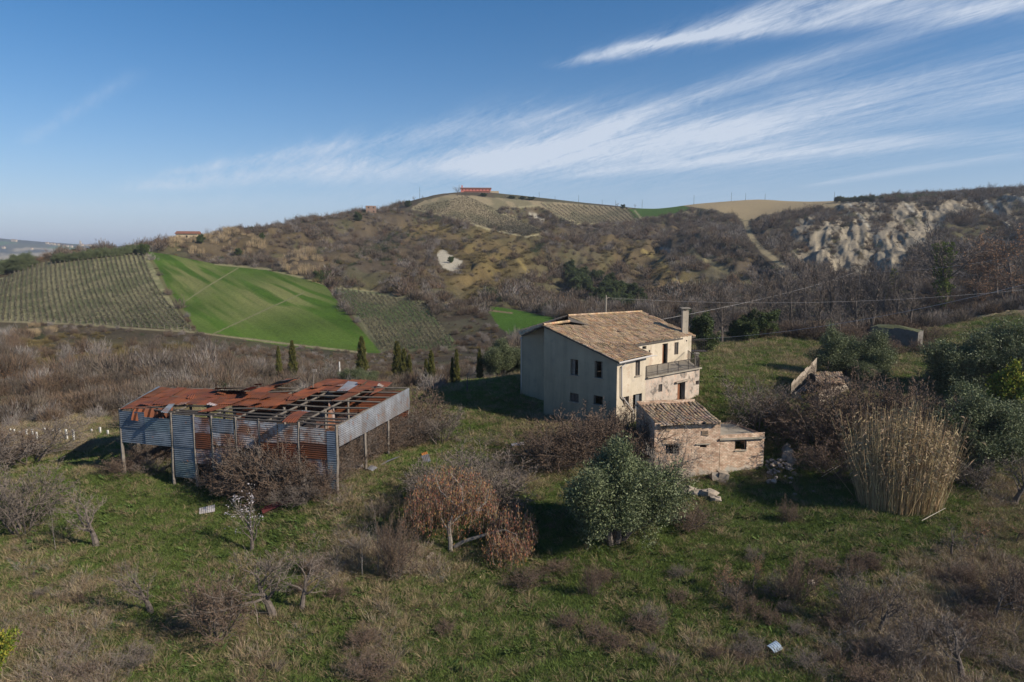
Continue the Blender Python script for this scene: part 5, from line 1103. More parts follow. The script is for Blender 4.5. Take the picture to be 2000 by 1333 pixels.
hgt = RNG.uniform(1.6, 4.2, n)*np.where(Yd > 250, 1.15, 1); hgt[kind == 3] *= .5; hgt[kind == 4] *= .85; hgt *= np.clip(.7+(clump-.4)*1.6, .6, 1.3)
hgt[(Yd < 110)] *= .75; hgt[(np.abs(mb_at[keep]) > .1) & (Yd > 250)] *= .5
# keep vegetation low just in front of the field edges
lim = np.interp(px, [0, 380, 700, 890, 1000], [650, 668, 706, 706, 706]); lo = (Yd < 225) & (px < 1000); hgt[lo] *= (.4+.6*sstep(0, 60, py-lim+25*(px < 420)))[lo]; lo = (Yd < 150) & (px > 450) & (px < 1000); hgt[lo] *= .7
sp_ = []
for kd in range(7):
    for src_, sel in ((MIDB, (kind == kd) & (Yd < 230)), (FAR, (kind == kd) & (Yd >= 230))):
        m_ = sel
        if m_.sum(): sp_.append((src_[kd], np.stack([Xd[m_], Yd[m_], Zd[m_]-.1], 1), sizes(hgt[m_], 1.25 if kd != 3 else 1.7), rotarr(int(m_.sum()))))
scatter('hillside_scrub', sp_, 'bare grey-brown winter scrub covering the hill slopes and the valley')
print('scrub', n)
# ---- meadow cover near the camera
N = 460000
Yg = np.sqrt(RNG.uniform(24**2, 118**2, N)); Xg = RNG.uniform(-.97, .97, N)*Yg; ok = RNG.random(N) < np.clip(58/Yg, .2, 1.0)**1.6*1.1; Xg, Yg = Xg[ok], Yg[ok]; Zg = H(Xg, Yg); gx, gy = project(Xg, Yg, Zg)
D2 = dryness(gx, gy, fbm(Xg/3.2, Yg/3.2, 4, 101), fbm(Xg/11, Yg/11, 4, 102), fbm(Xg/.7, Yg/.7, 3, 103)); n = len(Xg); r = RNG.random(n); r2 = RNG.random(n)
scrubz = np.where(gx < 1050, sstep(76, 95, Yg), sstep(112, 130, Yg))
inb = np.zeros(n, bool)
for poly in ([(K[0], K[1]), (Mx[0], Mx[1]), (T1[0], T1[1]), (Q1[0], Q1[1]), (B1[0], B1[1]), (B0[0], B0[1]), (Uc[0], Uc[1]), (3.1, 65.5)], [O0, O1, N1, (19.2, 59.4), (O3.x, O3.y)]): inb |= inpoly(Xg, Yg, poly)
g_sel = ~inb & (r > D2*.9+.1) & (scrubz < .6) ; d_sel = ~inb & (r < D2*.72+.12) & (r2 < .62) & (scrubz < .8)
tall = d_sel & (D2 > .55) & (r2 < .16)
def pts(s): return np.stack([Xg[s], Yg[s], Zg[s]], 1)
far_s = 1+.5*sstep(45, 100, Yg)
sp_ = []
for i in range(3):
    s = g_sel & (np.arange(n) % 3 == i) & (r2 < .93); sp_.append((GT[i], pts(s), sizes(RNG.uniform(.7, 1.35, s.sum())*far_s[s], 1.3), rotarr(int(s.sum()), .12)))
for i in range(2):
    s = g_sel & (np.arange(n) % 2 == i) & (r2 >= .93); sp_.append((HB[i], pts(s), sizes(RNG.uniform(.6, 1.5, s.sum()), 1.2), rotarr(int(s.sum()), .12)))
scatter('grass', sp_, 'green winter grass of the meadow')
sp_ = []
for i in range(3):
    s = d_sel & ~tall & (np.arange(n) % 3 == i); sp_.append((DT[i], pts(s), sizes(RNG.uniform(.55, 1.25, s.sum())*far_s[s], 1.25), rotarr(int(s.sum()), .25)))
for i in range(2):
    s = tall & (np.arange(n) % 2 == i); sp_.append((ST[i], pts(s), sizes(RNG.uniform(.6, 1.2, s.sum()), 1.2), rotarr(int(s.sum()), .25)))
s = ~inb & (D2 > .45) & (r2 > .955) & (Yg < 60) & (r < .5)
for i in range(3):
    q = s & (np.arange(n) % 3 == i); sp_.append((SK[i], pts(q), sizes(RNG.uniform(.5, 1.25, q.sum()), 1.3), rotarr(int(q.sum()), .2)))
scatter('dry_grass', sp_, 'dry brown grass and dead stalks in the meadow')
print('meadow', g_sel.sum(), d_sel.sum())

# ================================================================== vineyards: each row of vines is its own thing
def row_pts(pa, pb, n, curve=0.0, dmin=170):
    out_ = []
    for i in range(n+1):
        t = i/n; px_ = pa[0]+(pb[0]-pa[0])*t+curve*math.sin(math.pi*t); py_ = pa[1]+(pb[1]-pa[1])*t; out_.append(G(px_, py_, dmin))
    return out_
VINE = mat('vine_canes', (.062, .066, .038), (.085, .068, .045), .5, rand=.15); VINEF = mat('far_vine_canes', (.075, .066, .042), rand=.1)
def vine_row(pts, h, per, w, label, group, m, posts=6.0, wp=.05):
    root_p = pts[0]; mb = MB(); pm = MB(); tot = 0
    root = empty('vine_row', root_p, label, 'vine row', group)
    for a, b in zip(pts[:-1], pts[1:]):
        L = (b-a).length; d = (b-a)/max(L, .01); sd = Vector((-d.y, d.x, 0))
        for k in range(max(1, int(L*per))):
            c = a.lerp(b, random.random())+sd*random.gauss(0, .16)+Vector((0, 0, random.uniform(0, h))); q = (rv()+d*.8).normalized(); mb.ribbon(c, c+q*random.uniform(.3, .8), w, w*.5, q.cross(rv()).normalized(), tj((1, 1, 1), .3, .08))
        n = max(1, int(L/posts))
        for k in range(n):
            c = a+d*L*k/n; c.z = h1(c.x, c.y); pm.beam(c-Vector((0, 0, .2)), c+Vector((0, 0, h*1.15)), wp)
    part(mb, 'vines', m, root); part(pm, 'posts', WOOD, root)
random.seed(400)
for k in range(34):
    b = -44+k*12.6; t = 16+b*.70; yb = float(np.interp(b, [-100, 0, 120, 250, 378], [628, 628, 632, 640, 648])); yt = float(np.interp(t, [-60, 0, 15, 45, 110, 170, 235, 284], [552, 549, 541, 522, 510, 501, 494, 492]))+1
    vine_row(row_pts((b, yb-1), (t, yt), 12, -(b+50)*.035), 1.15, 11.0, .075, 'one of the long vine rows of the pale vineyard at far left', 'vine rows of the left vineyard', VINE, wp=.09)
for k in range(16):
    f_ = (k+.5)/16; pa = (650+178*f_, 562+31*f_+1); pb = (742+148*f_, 684-1)
    if k > 12: pb = (742+148*f_, 684-(k-12)*1.2)
    vine_row(row_pts(pa, pb, 9, 6), 1.0, 14.0, .065, 'one of the vine rows of the small vineyard right of the bright green field', 'vine rows of the small middle vineyard', VINE, wp=.08)
for k in range(15):
    f_ = (k+.5)/15; vine_row(row_pts((806+105*f_, 408-25*f_+1), (1020+45*f_, 462-7*f_), 9, 0, 430), 1.7, 7, .2, 'one of the vine rows on the hilltop slope below the pink villa', 'vine rows below the villa', VINEF, 20, .12)
for k in range(17):
    f_ = (k+.5)/17; vine_row(row_pts((1052+175*f_, 399+9*f_), (1108+150*f_, 437-2*f_), 6, 0, 430), 1.7, 7, .2, 'one of the vine rows of the hilltop vineyard right of the villa', 'vine rows right of the villa', VINEF, 20, .12)
for k in range(14):                                      # white posts of an abandoned vineyard left of the barn
    px_, py_, h_ = [(22, 846, 9), (29, 848, 10), (38, 850, 8), (52, 856, 18), (66, 858, 20), (74, 866, 23), (88, 846, 11), (103, 848, 11), (117, 850, 13), (132, 862, 24), (145, 864, 26), (180, 846, 8), (196, 848, 14), (212, 852, 12)][k]
    g = G(px_, py_, 55, 100); mb = MB(); mb.beam(g-Vector((0, 0, .3)), g+Vector((random.uniform(-.1, .1), 0, h_*g.y/F)), .14); o = mb.build('vineyard_post', mat('white_post', (.55, .54, .5)) if k == 0 else bpy.data.materials['white_post']); tag(o, 'white concrete vineyard post standing in the thicket left of the barn', 'post', 'white vineyard posts left of the barn')
# ================================================================== trees and shrubs one by one
random.seed(500)
for i, (x, yt, yb, w_) in enumerate([(546, 675, 742, .8), (573, 664, 744, .95), (708, 656, 742, 1.15), (777, 665, 750, 1.1), (790, 680, 752, 1.1), (800, 692, 752, 1.0), (843, 683, 758, 1.0), (833, 700, 758, .9), (892, 681, 752, .8), (884, 697, 752, .8), (937, 681, 742, 1.0)]):
    lab = ['slim dark cypress farthest left behind the barn roof', 'tall pointed cypress second from left behind the barn roof', 'tall broad cypress above the right half of the barn roof', 'tallest cypress of the trio behind the right end of the barn', 'middle cypress of the trio behind the right end of the barn', 'shortest cypress of the trio behind the right end of the barn', 'taller cypress of the pair just right of the barn', 'shorter cypress of the pair just right of the barn', 'slim cypress beside the leaning bare tree', 'short thin cypress left of the leaning bare tree', 'lone cypress left of the grey olive behind the farmhouse'][i]
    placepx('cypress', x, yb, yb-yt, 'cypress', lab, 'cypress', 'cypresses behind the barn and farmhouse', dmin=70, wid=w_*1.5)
PL = [ # kind, px, base y, height px, name, label, category, width, extra
 ('olive_tree', 1196, 1060, 196, 'olive_tree', 'large dense olive tree in front of the farmhouse', 'tree', 1.0, 0),
 ('olive_tree', 1655, 738, 92, 'olive_tree', 'dark round olive tree behind the ruined hut', 'tree', 1.1, 1),
 ('olive_tree', 1690, 748, 40, 'olive_tree', 'small blue-grey olive bush at the foot of the dark olive', 'tree', 1.3, 2),
 ('olive_tree', 1925, 778, 145, 'olive_tree', 'big silvery olive tree at the right edge with long shadow', 'tree', 1.1, 2),
 ('olive_tree', 2010, 775, 140, 'olive_tree', 'silvery olive tree cut by the right edge of the photo', 'tree', 1.1, 0),
 ('olive_tree', 1925, 905, 145, 'olive_tree', 'lower silvery olive tree below the yellow tree', 'tree', 1.15, 1),
 ('olive_tree', 2000, 900, 130, 'olive_tree', 'low olive crown touching the right edge', 'tree', 1.2, 2),
 ('olive_tree', 978, 744, 70, 'olive_tree', 'pale grey olive tree just left of the farmhouse', 'tree', 1.1, 0),
 ('olive_tree', 1008, 744, 45, 'olive_tree', 'small yellowish olive tree touching the farmhouse corner', 'tree', 1.0, 1),
 ('olive_tree', 700, 760, 40, 'olive_tree', 'low green olive bush behind the barn roof', 'tree', 1.5, 2),
 ('yellow_tree', 1990, 830, 120, 'yellow_tree', 'yellow-leaved small tree between the two right olives', 'tree', 1.0, 0),
 ('yellow_tree', -15, 1345, 165, 'yellow_shrub', 'yellow-green leafy shrub in the bottom left corner', 'shrub', .8, 0),
 ('evergreen', 1374, 690, 76, 'evergreen_tree', 'olive-green ivy covered tree beside the chimney', 'tree', .9, 0),
 ('fruit_tree', 295, 1196, 118, 'fruit_tree', 'small pruned bare fruit tree with forked trunk at lower left', 'tree', 1.0, 0),
 ('fruit_tree', 535, 1206, 170, 'fruit_tree', 'wide spreading bare fruit tree with pale lichened limbs', 'tree', 1.25, 1),
 ('fruit_tree', 590, 1192, 150, 'fruit_tree', 'bare grey fruit tree right of the wide spreading one', 'tree', .95, 2),
 ('brown_bush', 425, 1246, 160, 'bare_shrub', 'brown upright bare tree with twin stems at lower left', 'shrub', .75, 0),
 ('almond_tree', 491, 1078, 130, 'almond_tree', 'almond tree in white blossom before the barn', 'tree', 1.35, 0),
 ('bush', 45, 1040, 150, 'bare_shrub', 'tall bare shrub with dark stems at the left edge', 'shrub', 1.1, 0),
 ('sapling', 110, 1078, 120, 'sapling', 'thin bare sapling between two shrubs at left', 'sapling', .6, 0),
 ('fruit_tree', 190, 1068, 122, 'fruit_tree', 'gnarled grey fruit tree left of the green lawn', 'tree', 1.0, 0),
 ('sapling', 708, 1126, 135, 'sapling', 'pale leaning sapling, leftmost of three in the centre', 'sapling', .8, 1),
 ('sapling', 737, 1124, 170, 'sapling', 'tall thin sapling, middle of three in the centre', 'sapling', .6, 2),
 ('brown_bush', 772, 1130, 140, 'sapling', 'brown twiggy sapling, rightmost of three in the centre', 'sapling', .45, 1),
 ('bush', 930, 985, 120, 'bare_shrub', 'grey-green bare shrub behind the brown broken tree', 'shrub', 1.5, 2),
 ('bush', 860, 985, 95, 'bare_shrub', 'dim bare shrub left behind the brown broken tree', 'shrub', 1.4, 1),
 ('bush', 965, 1010, 120, 'bare_shrub', 'pale upright twigs right behind the brown broken tree', 'shrub', 1.2, 0),
 ('brown_bush', 1130, 905, 115, 'bare_shrub', 'broad reddish brown bush against the shaded gable wall', 'shrub', 1.5, 0),
 ('brown_bush', 1085, 920, 95, 'bare_shrub', 'left lower part of thicket below the gable, olive brown bush', 'shrub', 1.3, 1),
 ('brown_bush', 1190, 890, 95, 'bare_shrub', 'dark brown bush under the farmhouse corner and downpipe', 'shrub', 1.3, 2),
 ('brown_bush', 1245, 905, 115, 'bare_shrub', 'dense dark bush leaning on the left end of the outbuilding', 'shrub', 1.05, 1),
 ('grey_tree', 1300, 965, 130, 'bare_tree', 'bare many-branched tree in front of the brick outbuilding', 'tree', 1.0, 0),
 ('brown_bush', 1345, 1030, 55, 'bare_shrub', 'low dark purple bramble mound below the outbuilding', 'shrub', 1.8, 2),
 ('bush', 1480, 838, 108, 'bare_shrub', 'thin bare bush on the grass above the annexe', 'shrub', 1.2, 1),
 ('brown_bush', 1530, 850, 90, 'bare_shrub', 'bare bush left of the collapsed hut', 'shrub', 1.2, 0),
 ('brown_bush', 1620, 880, 135, 'bare_shrub', 'tall feathery brown bush before the collapsed hut', 'shrub', 1.2, 0),
 ('brown_bush', 1690, 870, 150, 'bare_shrub', 'tallest brown feathery bush above the cane clump', 'shrub', 1.1, 1),
 ('brown_bush', 1755, 870, 135, 'bare_shrub', 'brown bush behind the middle of the cane clump', 'shrub', 1.2, 2),
 ('brown_bush', 1820, 880, 110, 'bare_shrub', 'reddish brown bush behind the right end of the cane clump', 'shrub', 1.2, 0),
 ('brown_bush', 1622, 925, 70, 'bare_shrub', 'dark bush left of the cane clump', 'shrub', 1.6, 1),
 ('fruit_tree', 1980, 985, 110, 'fruit_tree', 'twisted dark bare tree at the right edge below the olive', 'tree', 1.2, 1),
 ('bush', 1900, 955, 65, 'bare_shrub', 'low twisted bare shrub right of the cane clump', 'shrub', 1.6, 0),
 ('oak_brown', 1415, 1168, 78, 'young_oak', 'reddish leafed young oak right of centre at the bottom', 'tree', 1.1, 0),
 ('fruit_tree', 1440, 1200, 85, 'bare_sapling', 'dark small bare sapling beside the reddish young oak', 'sapling', .8, 2),
 ('oak_brown', 1470, 1155, 75, 'young_oak', 'small yellow-brown leafed oak in the lower meadow', 'tree', .7, 1),
 ('brown_bush', 1556, 1180, 110, 'bare_shrub', 'slim brown bush in the lower middle of the right meadow', 'shrub', .55, 1),
 ('brown_bush', 1540, 1020, 48, 'bare_shrub', 'little reddish shrub on the grass below the rubble', 'shrub', .9, 2),
 ('bush', 1665, 1215, 125, 'bare_shrub', 'narrow grey bare shrub in the lower right meadow', 'shrub', .7, 2),
 ('fruit_tree', 1716, 1238, 118, 'bare_sapling', 'dark crooked bare sapling right of the narrow grey shrub', 'sapling', .8, 0),
 ('fruit_tree', 1858, 1085, 72, 'bare_sapling', 'thin dark bare sapling in the right meadow', 'sapling', 1.0, 2),
 ('oak_brown', 1902, 1080, 85, 'young_oak', 'young oak with few orange leaves in the right meadow', 'tree', .8, 0),
 ('fruit_tree', 1942, 1208, 95, 'bare_sapling', 'bare bent sapling near the lower right edge', 'sapling', 1.0, 1),
 ('brown_bush', 1985, 1195, 120, 'bare_shrub', 'purple-brown bush at the lower right edge', 'shrub', .9, 0),
 ('oak_brown', 1985, 1060, 40, 'young_oak', 'low orange-brown oak bush at the right edge', 'tree', 1.5, 1),
 ('bush', 1765, 1300, 110, 'bare_shrub', 'pale forked dead shrub near the bottom right', 'shrub', .8, 1),
 ('fruit_tree', 1880, 1330, 130, 'bare_sapling', 'gnarled dark shrub at the bottom right corner', 'sapling', 1.1, 0),
 ('brown_bush', 1700, 1345, 60, 'bare_shrub', 'low dark red shrub at the bottom edge', 'shrub', 1.6, 2),
 ('brown_bush', 1155, 1165, 75, 'bare_shrub', 'slender orange-brown shrub below the large olive', 'shrub', .45, 0),
 ('sapling', 1150, 1070, 85, 'sapling', 'thin stem standing at the left foot of the large olive', 'sapling', .5, 0),
 ('grey_tree', 645, 760, 62, 'bare_tree', 'whitish grey bare tree behind the barn', 'tree', 1.3, 1),
 ('pollard', 912, 768, 58, 'bare_tree', 'small leaning bare tree on the edge of the lawn behind the barn', 'tree', .9, 0),
 ('bush', 860, 868, 80, 'bare_shrub', 'brown bush right of the barn end', 'shrub', 1.1, 1),
 ('brown_bush', 825, 850, 95, 'bare_shrub', 'tall bare thicket touching the right end of the barn', 'shrub', 1.1, 0),
 ('bush', 778, 872, 75, 'bare_shrub', 'bare bush under the far end of the barn side', 'shrub', 1.0, 2),
 ('brown_bush', 735, 885, 70, 'bare_shrub', 'creeper-covered bush below the barn side cladding', 'shrub', 1.1, 1),
 ('bush', 60, 905, 85, 'bare_shrub', 'dark tangle of brambles at the left edge', 'shrub', 2.2, 1),
 ('brown_bush', 20, 900, 80, 'bare_shrub', 'dark brown bush cut by the left edge', 'shrub', 1.6, 0),
]
for (kd, px_, py_, hp, nm, lab, cat, w_, var) in PL:
    kw = dict(dmin=93) if 'farmhouse' in lab and py_ < 760 else dict(dmin=66) if (py_ < 760 and kd in ('olive_tree', 'grey_tree', 'pollard')) else {}
    if 'edge of the lawn' in lab: kw = {}
    placepx(kd, px_, py_, hp, nm, lab, cat, wid=w_, var=var, **kw)
# brambles tangled along the barn front and inside it
random.seed(520)
for k, (px_, py_, hp, w_) in enumerate([(262, 915, 48, 1.2), (288, 905, 62, 1.0), (318, 902, 45, 1.2), (400, 935, 55, 1.3), (430, 945, 62, 1.3), (455, 950, 85, 1.1), (480, 955, 105, 1.1), (505, 955, 120, 1.0), (530, 960, 120, 1.0), (555, 962, 115, 1.0), (580, 965, 110, 1.0), (605, 962, 85, 1.1), (630, 958, 70, 1.1), (470, 975, 45, 1.8), (520, 985, 50, 1.8), (570, 990, 45, 1.8), (540, 940, 90, 1.4), (690, 905, 55, 1.2), (715, 890, 60, 1.2), (760, 860, 55, 1.2), (350, 890, 40, 1.6), (668, 935, 62, 1.0), (680, 922, 70, 1.0), (700, 908, 75, 1.0), (722, 897, 72, 1.1), (745, 888, 70, 1.1), (765, 880, 66, 1.1), (785, 874, 62, 1.2), (805, 872, 70, 1.2), (690, 880, 70, 1.3), (720, 865, 65, 1.3), (750, 860, 60, 1.3), (440, 925, 80, 1.2), (600, 940, 95, 1.1), (490, 930, 90, 1.3), (415, 955, 40, 1.8), (448, 965, 48, 1.6), (600, 978, 45, 1.6), (632, 970, 45, 1.4), (380, 915, 50, 1.3), (240, 925, 35, 1.8), (300, 925, 35, 1.6)]):
    placepx('bush' if k % 2 else 'brown_bush', px_, py_, hp, 'bramble', 'leafless brown bramble climbing among the posts of the barn', 'bramble', 'brambles overgrowing the barn', wid=w_)
random.seed(525)
for k in range(60):
    px_ = random.choice([random.uniform(0, 2000), random.uniform(1250, 2000)]); py_ = random.uniform(1090, 1325)
    placepx(random.choice(['bush', 'brown_bush', 'brown_bush']), px_, py_, random.uniform(22, 48), 'bramble_mound', 'low leafless bramble mound in the rough grass of the foreground', 'bramble', 'low bramble mounds in the foreground meadow', wid=random.uniform(1.1, 2.0))
# cane clump: one stand
placepx('cane_clump', 1758, 984, 192, 'cane_clump', 'tall dense clump of dry yellow cane on the right', 'cane', wid=.95, var=0, rz=.1)
# broken willow: standing stem with dead leaves and the torn limb lying to the right
random.seed(530)
g = G(880, 1078); S_ = g.y/F; root = empty('broken_tree', g, 'split tree with dead brown leaves and a torn limb lying to the right', 'tree')
tr, lf, tw_ = MB(), MB(), MB()
def bp(px_, py_, dd=0): return P(px_, py_, g.y+dd)
def limb(pts, r0, r1, mb):
    for i, (a, b) in enumerate(zip(pts[:-1], pts[1:])): mb.tube(a, b, r0+(r1-r0)*i/(len(pts)-1), r0+(r1-r0)*(i+1)/(len(pts)-1), 7)
limb([g-Vector((0, 0, .2)), bp(880, 1060), bp(877, 1035), bp(878, 1020)], .17, .11, tr)
for path in ([(878, 1022), (884, 1005), (893, 990), (905, 977)], [(880, 1025), (893, 1012), (908, 1003), (930, 998), (946, 996)], [(876, 1035), (868, 1025), (862, 1012)], [(905, 977), (900, 950), (880, 925)], [(893, 990), (860, 960), (850, 930)], [(930, 998), (950, 980), (955, 955)]):
    limb([bp(x, y, random.uniform(-.4, .6)) if i else bp(x, y) for i, (x, y) in enumerate(path)], .07, .03, tr)
fl = MB(); fall = [(888, 1068), (905, 1058), (930, 1050), (950, 1044), (965, 1040), (985, 1035), (1010, 1045)]; limb([bp(x, y, -.3*i/3) for i, (x, y) in enumerate(fall)], .13, .04, fl)
def weep(mb, tm, cx, cy, rx, ry, n, dz, back=0):
    for k in range(n):
        an = random.uniform(0, 6.283); r = random.random()**.55; x = cx+math.cos(an)*rx*r; y = cy-abs(math.sin(an))*ry*r if dz else cy+math.sin(an)*ry*r; z_ = (random.random()-.5)*rx*1.5*S_+back; p = bp(x, y, z_)
        gz = h1(p.x, p.y); p.z = max(p.z, gz+.15); L = random.uniform(.4, 1.0); q = p+Vector((random.gauss(0, .12), random.gauss(0, .12), L)); tm.ribbon(p, q, .008, .004, rv(), jit(.2))
        for _ in range(9):
            c = p.lerp(q, random.random())+rv()*.1; ld = (Vector((0, 0, -1))+rv()*.6).normalized(); s = ld.cross(rv()).normalized(); l_ = random.uniform(.09, .20); mb.add([c, c+ld*l_*.5+s*l_*.14, c+ld*l_, c+ld*l_*.5-s*l_*.14], [(0, 1, 2, 3)], tuple(jit(.3)*q_ for q_ in random.choice([(1, 1, 1), (.8, .72, .7), (1.15, 1.05, .9), (.6, .55, .55)])))
weep(lf, tw_, 885, 1010, 90, 84, 900, 1, .8); weep(lf, tw_, 885, 1020, 92, 40, 380, 0, 1.2); weep(lf, tw_, 815, 1040, 32, 60, 160, 1); fl2, ft = MB(), MB(); weep(fl2, ft, 1000, 1050, 50, 45, 420, 0); weep(fl2, ft, 990, 1085, 48, 28, 300, 0, -1.2)
part(tr, 'trunk', BARKP, root); cr_ = part(lf, 'crown', LEAFD, root); part(tw_, 'twigs', TWIGG, root); lb = part(fl, 'torn_limb', BARKP, root, 'torn limb resting on the ground'); part(fl2, 'leaves', LEAFD, lb); part(ft, 'twigs', TWIGG, lb)
sp2 = MB(); [sp2.tube(bp(881+random.uniform(-6, 5), 1078), bp(881+random.uniform(-9, 9), 1078-random.uniform(10, 22)), .05, .01, 5) for _ in range(6)]; part(sp2, 'split_wood', mat('torn_wood', (.50, .27, .12)), root)
# trees along the far side of the upper field and the band behind
random.seed(540)
band = [(1385,668,95,'bare_tree'),(1410,672,125,'tall_tree'),(1432,664,120,'bare_tree'),(1462,662,130,'tall_tree'),(1500,658,120,'bare_tree'),(1520,655,140,'tall_tree'),(1545,655,125,'bare_tree'),(1572,652,135,'tall_tree'),(1600,655,140,'tall_tree'),(1625,660,150,'tall_tree'),(1650,655,140,'tall_tree'),(1672,660,130,'tall_tree'),(1700,655,140,'tall_tree'),(1725,652,130,'tall_tree'),(1752,650,125,'tall_tree'),(1778,650,120,'tall_tree'),(1640,672,95,'bare_tree'),(1590,665,80,'bare_tree'),(1480,650,105,'bare_tree'),(1560,640,120,'tall_tree'),(1685,640,140,'tall_tree'),(1740,640,130,'tall_tree'),(1350,655,85,'bare_tree'),(1330,650,75,'tall_tree')]
for (px_, py_, hp, kd) in band:
    placepx(kd, px_, py_, hp, 'bare_tree', 'tall grey bare tree in the belt beyond the upper field', 'tree', 'bare tree belt beyond the upper field', dmin=92, wid=random.uniform(.85, 1.1))
for (px_, py_, hp) in [(1480, 662, 55), (1440, 665, 45), (1345, 640, 40), (1465, 668, 40)]:
    placepx('evergreen', px_, py_, hp, 'evergreen_tree', 'dim green evergreen among the trunks of the bare tree belt', 'tree', 'evergreens in the bare tree belt', dmin=92, wid=1.3)
for (px_, py_, hp, w_) in [(1560, 662, 38, 1.6), (1610, 668, 45, 1.5), (1665, 672, 42, 1.5), (1540, 660, 30, 1.6), (1850, 610, 45, 1.5), (1700, 690, 35, 1.4), (1815, 668, 35, 1.3), (1420, 655, 32, 1.5), (1380, 672, 30, 1.4), (1490, 662, 30, 1.5), (1750, 660, 48, 1.3), (1712, 692, 38, 1.3), (1740, 694, 30, 1.6), (1803, 690, 34, 1.2), (1690, 688, 44, 1.2), (1765, 668, 30, 1.6)]:
    placepx('brown_bush', px_, py_, hp, 'undergrowth_bush', 'reddish brown bush at the foot of the bare tree belt', 'shrub', 'bushes at the foot of the tree belt', dmin=88, wid=w_)
placepx('bare_tree', 1843, 612, 180, 'oak', 'great old oak with ivy-green trunk high at right', 'tree', dmin=105, wid=1.25, var=0)
gq = G(1843, 612, 105); oak_root = bpy.context.scene.objects[-1]
iv = MB(); tips_ = [(P(1843+random.gauss(0, 8)+(.0 if t < .5 else random.choice([-16, 14])*(t-.5)*1.6), 600-t*125, gq.y+random.gauss(0, .5)), Vector((0, 0, 1))) for t in [random.random()**.8 for _ in range(330)]]
leaves(iv, tips_, 30, .30, .5, .3, 0, .7, [(1, 1, 1), (1.7, 1.7, 1.1), (.6, .6, .6)]); o = iv.build('ivy', LEAFI); tag(o, 'green ivy wrapping the trunk and main limbs of the great oak', 'ivy')
placepx('yellow_tree', 1735, 590, 60, 'yellow_tree', 'sparse yellow-green tree left of the great ivy oak', 'tree', dmin=100, wid=.7)
for (px_, py_, hp, w_) in [(1780, 592, 100, 1), (1905, 590, 110, 1.1), (1945, 588, 135, 1.1), (1975, 590, 140, 1.1), (2020, 590, 150, 1), (1910, 604, 60, 1.2), (1955, 600, 90, 1.2)]:
    placepx('oak_brown' if px_ > 1850 else 'bare_tree', px_, py_, hp, 'brown_oak', 'oak keeping rusty brown winter leaves near the right edge', 'tree', 'brown-leaved oaks around the ivy oak', dmin=100, wid=w_)
# dark pines on the slope behind the farmhouse
random.seed(550)
for k in range(46):
    t = random.random(); px_ = 1112+t*140+random.gauss(0, 10); py_ = 548+t*62+random.gauss(0, 12)
    placepx('evergreen', px_, min(py_, 616), random.uniform(16, 30), 'evergreen_tree', 'dark green evergreen in the patch on the slope behind the farmhouse', 'tree', 'dark evergreens on the slope behind the farmhouse', dmin=180, wid=1.3)
for (px_, py_, hp) in [(280, 500, 22), (392, 476, 17), (467, 500, 14), (431, 514, 12), (700, 432, 16), (512, 470, 14), (625, 552, 22), (636, 545, 16), (490, 452, 9), (795, 405, 12), (960, 584, 14), (975, 590, 10), (880, 514, 12), (1218, 408, 8)]:
    placepx('evergreen', px_, py_, hp, 'evergreen_shrub', 'single dark green evergreen shrub among the bare scrub of the hillside', 'shrub', 'dark evergreen shrubs dotted over the hillside', dmin=180, wid=1.3)
random.seed(560)
for k in range(34):
    px_ = 112+k*5.0+random.uniform(-2, 2); placepx('olive_tree', px_, float(np.interp(px_, [110, 280], [514, 494])), random.uniform(13, 18), 'olive_tree', 'small olive tree in the grove along the top edge of the left vineyard', 'tree', 'olive grove above the left vineyard', dmin=250, wid=1.1)
for k in range(16): placepx('olive_tree', -10+k*4, 540-k*.8+random.uniform(-8, 3), random.uniform(18, 26), 'olive_tree', 'dark olive tree in the clump at the far left edge', 'tree', 'olive clump at the far left edge', dmin=250, wid=1.3)
for k in range(24):
    px_ = 1635+k*8.3; placepx('olive_tree', px_, float(np.interp(px_, [1630, 1750, 1840], [396, 393, 388])), random.uniform(9, 12), 'olive_tree', 'round dark tree in the long row on the right ridge', 'tree', 'tree row on the right ridge', dmin=440, wid=1.05)
for (px_, py_, hp) in [(1205, 406, 10), (1910, 380, 16), (1935, 378, 22), (1968, 375, 14), (1990, 374, 18), (1978, 375, 16), (893, 383, 20), (988, 388, 9), (998, 389, 8), (1240, 407, 8), (1545, 392, 6), (1850, 385, 9), (780, 398, 14), (760, 402, 16), (740, 408, 16), (690, 420, 16), (660, 428, 18), (640, 430, 16), (610, 436, 16), (585, 440, 14), (540, 446, 16), (470, 452, 16), (450, 455, 16), (430, 460, 20), (410, 465, 20), (330, 474, 14), (322, 476, 20), (310, 478, 22), (296, 482, 18), (810, 393, 10), (825, 390, 8), (700, 414, 16), (520, 448, 14), (360, 472, 12), (500, 450, 16), (560, 442, 18)]:
    placepx('bare_tree', px_, py_, hp, 'bare_tree', 'tiny bare tree standing on the skyline of the hill', 'tree', 'bare trees along the skyline', dmin=300, wid=1.2)
for (px_, py_) in [(945, 384), (1000, 389), (1020, 390), (1040, 391)]:
    placepx('evergreen', px_, py_, 6, 'evergreen_shrub', 'low dark shrub on the hilltop beside the villa', 'shrub', 'dark shrubs beside the villa', dmin=500, wid=3)
